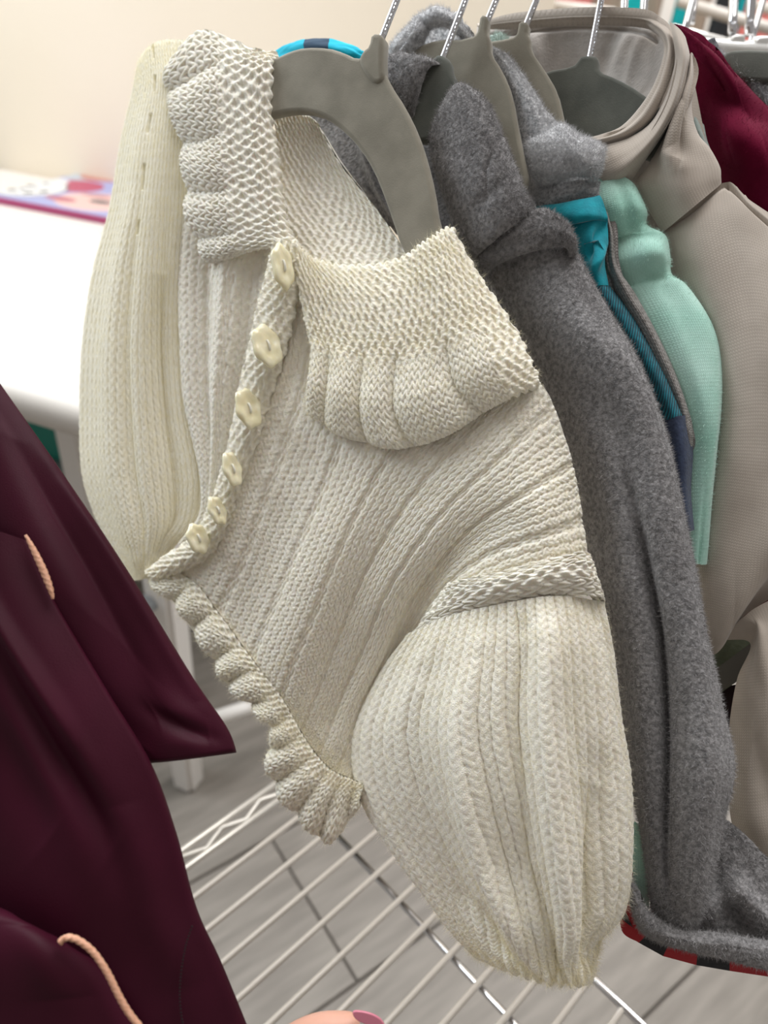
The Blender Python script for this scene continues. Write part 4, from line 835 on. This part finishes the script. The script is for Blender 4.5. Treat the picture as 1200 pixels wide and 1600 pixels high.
# chrome clip hangers at the far right
def clip_hanger(label, x0, y0, x1, y1, z, clips, hooks):
    a = atz(x0, y0, z); b = atz(x1, y1, z + .03)
    t = thing('clip_hanger', label, 'hanger', tuple(a), group='chrome clip hangers')
    d = (b-a)/np.linalg.norm(b-a); up = np.array([0, 0, 1.0])
    box_p = [a, b]
    tube('clip_bar', [a, b], .0048, CLEAR, t, seg=8, spline=False)
    for k in clips:
        p = a + (b-a)*k; bb = z*9/F
        slab('clip', [p + d*bb*sx_ + up*bb*sy_ for sx_, sy_ in ((-1.3, -.7), (-1.3, .9), (-.6, 1.9), (1.8, 2.1), (2.3, 1.2), (2.3, -.6), (1.4, -2.2), (.7, -2.6), (.4, -.9))], np.cross(d, up), .006, CLEAR, t, bev=.0015)
    for k, lx, ly in hooks:
        p = a + (b-a)*k + up*.008
        q = atz(lx, ly, z+.005)
        dd = q - p
        tube('hook', [p, p + dd*.5, p + dd, p + dd*1.8], .0030, CHROME, t, seg=10, spline=False)
    return t
clip_hanger('chrome clip hanger with a clear clip at the right edge', 1095, 72, 1260, 82, .50, (.27, .5), ((.25, 1146, 0), (.40, 1174, 0)))
clip_hanger('chrome hanger bar behind the clear clip hanger', 1050, 47, 1130, 68, .62, (), ((.3, 1085, 0),))
for nm, (xa, ya, xb, yb_), z, lab in (('wire_hook', (1064, 46, 1082, 0), .50, 'chrome hanger hook just right of the tan collar'), ('wire_hook', (1000, 20, 1007, 0), .46, 'bright chrome hanger hook behind the tan collar, right of a twin'),
                             ('wire_hook', (972, 20, 976, 0), .46, 'chrome hanger hook behind the middle of the tan collar'), ('wire_hook', (1168, 60, 1192, 0), .54, 'chrome hanger hook at the far right of the clip hanger')):
    a = atz(xa, ya+60 if xa < 1060 else ya+25, z); b = atz(xb, yb_, z); d = b-a
    t = tube(nm, [a, a+d*.5, b, b+d*.8], .0024, CHROME, None, seg=10, spline=False); tag(t, lab, 'hook', 'bare hooks along the rail')

# ------------------------------------------------------------------ wine-coloured garment close on the left
wj = thing('wine_robe', 'dark wine satin garment with peach piping close at the left', 'robe', tuple(atz(150, 1700, .30)))
def near(name, rows, z, **k):
    zz = lambda x, y: z
    G = [[(p[0], p[1], (z - plz(p[0], p[1]))*1000 + (p[2] if len(p) > 2 else 0)) for p in r] for r in rows]
    return surf(name, G, WINE, wj, **k)
near('sleeve', [[(-190, 540, 14), (-100, 570, 2), (-40, 590, 0), (5, 600, 8)], [(-150, 760, 12), (-50, 745, -4), (40, 738, -3), (98, 732, 8)], [(-90, 900, 12), (30, 895, -6), (130, 890, -4), (200, 885, 8)], [(0, 1060, 12), (120, 1062, -4), (220, 1058, -4), (302, 1052, 8)], [(90, 1150, 12), (190, 1150, -2), (280, 1140, -3), (358, 1135, 7)], [(120, 1205, 10), (210, 1200, 0), (300, 1190, -1), (372, 1176, 5)]],
     .30, nu=110, nv=150, round_u=(.0, .003), round_v=(0, .003), rw=.05, bulge=lambda U, V: ridge(U, V, [(.75, .1), (.7, .55), (.35, .85)], .12, -.006) + ridge(U, V, [(.55, .75), (.85, .85)], .06, -.004) + ridge(U, V, [(.9, .2), (.92, .7)], .05, .002))
near('front', [[(-200, 800, 8), (-100, 810, 0), (-20, 825, 0), (44, 845, 4)], [(-190, 930, 8), (-80, 930, -4), (10, 930, -4), (84, 932, 4)], [(-180, 1080, 6), (-40, 1070, -6), (70, 1070, -6), (166, 1072, 4)], [(-170, 1200, 6), (0, 1200, -7), (120, 1200, -7), (236, 1190, 4)], [(-160, 1300, 6), (20, 1300, -7), (150, 1300, -7), (276, 1300, 4)], [(-150, 1420, 6), (40, 1420, -7), (170, 1420, -7), (308, 1420, 4)], [(-140, 1520, 6), (60, 1520, -7), (195, 1515, -7), (348, 1510, 4)], [(-130, 1680, 6), (80, 1680, -6), (240, 1680, -6), (412, 1670, 4)]],
     .288, nu=120, nv=200, round_u=(0, .003), rw=.04, bulge=lambda U, V: ridge(U, V, [(.45, .22), (.62, .45), (.72, .62)], .06, -.006) + ridge(U, V, [(.5, .12), (.72, .4)], .05, .004) + ridge(U, V, [(.3, .3), (.45, .6)], .08, -.004) + ridge(U, V, [(.8, .5), (.85, .9)], .08, .003))
near('front_overlap', [[(-200, 1380, 8), (-80, 1405, 0), (20, 1425, 0), (94, 1462, 4)], [(-200, 1480, 6), (-70, 1490, -5), (50, 1490, -5), (152, 1500, 4)], [(-200, 1590, 6), (-60, 1590, -6), (80, 1585, -6), (206, 1580, 4)], [(-200, 1720, 6), (-50, 1720, -6), (120, 1710, -6), (262, 1690, 4)]],
     .272, nu=90, nv=90, round_v=(.006, 0), round_u=(0, .004), rw=.12, bulge=lambda U, V: ridge(U, V, [(.7, .1), (.75, .6)], .12, .003))
def atl(pts, z): return [atz(x, y, z) for x, y in pts]
tw = lambda L, a: 1 + .16*np.sin(3*a + L*2600)
tube('piping', atl([(94, 1472), (104, 1465), (122, 1469), (146, 1488), (168, 1520), (186, 1556), (204, 1586), (236, 1625)], .266), .00115, PEACH, wj, seg=12, sub=14, prof=tw)
tube('piping', atl([(40, 836), (54, 862), (68, 892), (78, 918), (83, 936)], .287), [.0005, .0011, .0013, .0011, .0005], PEACH, wj, seg=12, sub=14, prof=tw)
pts = [(300, 1448), (291, 1475), (286, 1500), (282, 1530), (281, 1560), (284, 1590), (290, 1615)]
dots = np.array(atl(pts, .2815)); B_ = crm(len(dots), 34) @ dots
V = []; Q = []
for i, p in enumerate(B_):
    b_ = len(V); V += [p + np.array(v)*.0005 for v in ((1, 0, 0), (-1, 0, 0), (0, 1, 0), (0, -1, 0), (0, 0, 1.3), (0, 0, -1.3))]
    Q += [(b_+a, b_+c, b_+e) for a, c, e in ((0, 2, 4), (2, 1, 4), (1, 3, 4), (3, 0, 4), (2, 0, 5), (1, 2, 5), (3, 1, 5), (0, 3, 5))]
me = bpy.data.meshes.new('seam_stitching'); me.from_pydata([tuple(v) for v in V], [], Q); me.update()
o = link('seam_stitching', me, WINE_D, wj); o['kind'] = 'stuff'

# ------------------------------------------------------------------ hand at the bottom edge
hz = .30
def skin_obj(name, chains, parent, m):
    bm = bmesh.new(); lay = bm.verts.layers.skin.verify()
    vd = {}
    root = None
    for ch in chains:
        prev = None
        for (key, p, r) in ch:
            if key is not None and key in vd: v = vd[key]
            else:
                v = bm.verts.new(p); v[lay].radius = (r, r)
                if key is not None: vd[key] = v
                if root is None: root = v; v[lay].use_root = True
            if prev is not None: bm.edges.new((prev, v))
            prev = v
    me = bpy.data.meshes.new(name); bm.to_mesh(me); bm.free()
    o = link(name, me, None, parent); me.materials.append(m)
    o.modifiers.new('skin', 'SKIN').use_smooth_shade = True
    o.modifiers.new('sub', 'SUBSURF').levels = 2; o.modifiers['sub'].render_levels = 2
    return o
def hp(x, y, dz=0): return tuple(atz(x, y, hz + dz))
hd = thing('hand', 'hand with a pink fingernail at the bottom edge below the wire shelf', 'person', hp(440, 1900))
wr = ('w', hp(330, 2050, .02), .022); kn = ('k', hp(400, 1800, .01), .018)
skin_obj('skin', [[(None, hp(270, 2250, .03), .024), wr, kn],
                  [kn, (None, hp(420, 1700), .0085), (None, hp(446, 1634), .0078), (None, hp(496, 1609), .0074), (None, hp(566, 1604), .0056)],
                  [kn, (None, hp(480, 1730), .0088), (None, hp(545, 1672), .0080), (None, hp(600, 1662, .004), .0072), (None, hp(640, 1672, .006), .0056)],
                  [kn, (None, hp(500, 1800, .006), .0085), (None, hp(570, 1750, .008), .0078), (None, hp(620, 1745, .01), .0070), (None, hp(655, 1758, .012), .0054)],
                  [kn, (None, hp(490, 1870, .012), .0075), (None, hp(550, 1830, .014), .0068), (None, hp(600, 1828, .016), .0060), (None, hp(628, 1838, .018), .0048)],
                  [wr, (None, hp(300, 1860, -.01), .011), (None, hp(340, 1740, -.014), .0092), (None, hp(385, 1690, -.014), .0078)]], hd, SKIN)
def nail(pts, dz):
    P = [np.array(hp(x, y, dz)) for x, y in pts]
    n = np.cross(P[1]-P[0], P[2]-P[0])
    slab('fingernail', P, n, .0011, NAIL, hd, bev=.0004, smooth=2)
nail([(548, 1578), (572, 1580), (592, 1588), (602, 1600), (600, 1608), (578, 1602), (556, 1594)], -.006)
nail([(628, 1642), (650, 1646), (668, 1658), (672, 1670), (650, 1668), (630, 1658)], .0)
nail([(645, 1732), (662, 1736), (678, 1746), (682, 1758), (662, 1756), (646, 1748)], .006)

# ------------------------------------------------------------------ second rack and shop beyond, top right
def hangcloth(name, label, x0, x1, ytop, ybot, z, m, cat='top'):
    a = atz(x0, ytop, z); b = atz(x1, ytop, z)
    d = b - a; d[2] = 0; Lw = np.linalg.norm(d); d /= Lw; nrm = np.array([-d[1], d[0], 0])
    hgt = a[2] - atz((x0+x1)/2, ybot, z)[2]; hgt = max(.4, hgt)
    nu, nv = 24, 16; V = []; 
    for side in (1, -1):
        for j in range(nv):
            for i in range(nu):
                u = i/(nu-1); v = j/(nv-1)
                th = .012*math.sqrt(max(0, 1-(2*u-1)**2)) + .004
                p = a + d*Lw*u - np.array([0, 0, 1])*(hgt*v + .05*abs(u-.5)*(1-v)) + nrm*(side*th + .012*math.sin(u*14+z*9)*v)
                V.append(p)
    Q = []
    for s in (0, 1):
        o_ = s*nu*nv
        for j in range(nv-1):
            for i in range(nu-1):
                q = (o_+j*nu+i, o_+j*nu+i+1, o_+(j+1)*nu+i+1, o_+(j+1)*nu+i); Q.append(q if s else q[::-1])
    o = link(name, mesh_np(name, V, Q), m); tag(o, label, cat, 'clothes on the far rack')
    return o
far = [(846, 868, -40, 12, DARK, 'black garment leftmost on the far rack'), (868, 935, -60, 30, CORAL, 'coral garment on the far rack above the tan collar'), (936, 985, -60, 60, BEIGE, 'beige garment on the far rack behind the twin hooks'),
       (988, 1024, -60, 60, TEAL2, 'turquoise garment on the far rack, left one'), (1018, 1050, -60, 90, BEIGE, 'beige garment on the far rack beside the turquoise one'), (1072, 1108, -60, 110, TEAL2, 'turquoise garment on the far rack behind the clip hanger'),
       (1096, 1128, -60, 120, BEIGE, 'brown garment on the far rack behind the clip hanger'), (1136, 1172, -60, 130, DARK, 'black garment on the far rack behind the clip hooks'), (1160, 1200, -60, 140, TEAL2, 'turquoise garment rightmost on the far rack'), (1186, 1250, -60, 120, CORAL, 'coral garment rightmost on the far rack')]
for i, (xa, xb, yt, ybt, m_, lab) in enumerate(far):
    hangcloth('hanging_garment', lab, xa, xb, yt, ybt+400, 1.55 + .05*(i % 3), m_)
fr_ = thing('display_rack', 'white display rack bars in the shop background', 'rack', tuple(atz(1100, 60, 1.4)*np.array([1, 1, 0])))
for (xa, ya, xb, yb_), z in (((845, 6, 960, 22), 1.40), ((1060, 2, 1280, 68), 1.38), ((1180, 8, 1300, 40), 1.5)):
    a = atz(xa, ya, z); b = atz(xb, yb_, z)
    tube('bar', [a, b], .010, WHITE, fr_, seg=10, spline=False)
p = atz(1290, 60, 1.4); tube('post', [(p[0], p[1], 0), (p[0], p[1], 1.5)], .014, WHITE, fr_, seg=12, spline=False)
p = atz(843, 6, 1.4); 
struct(box('wall_shop', (1.0, 3.6, 1.3), (3.4, .1, 2.7), WHITE2, bev=0))
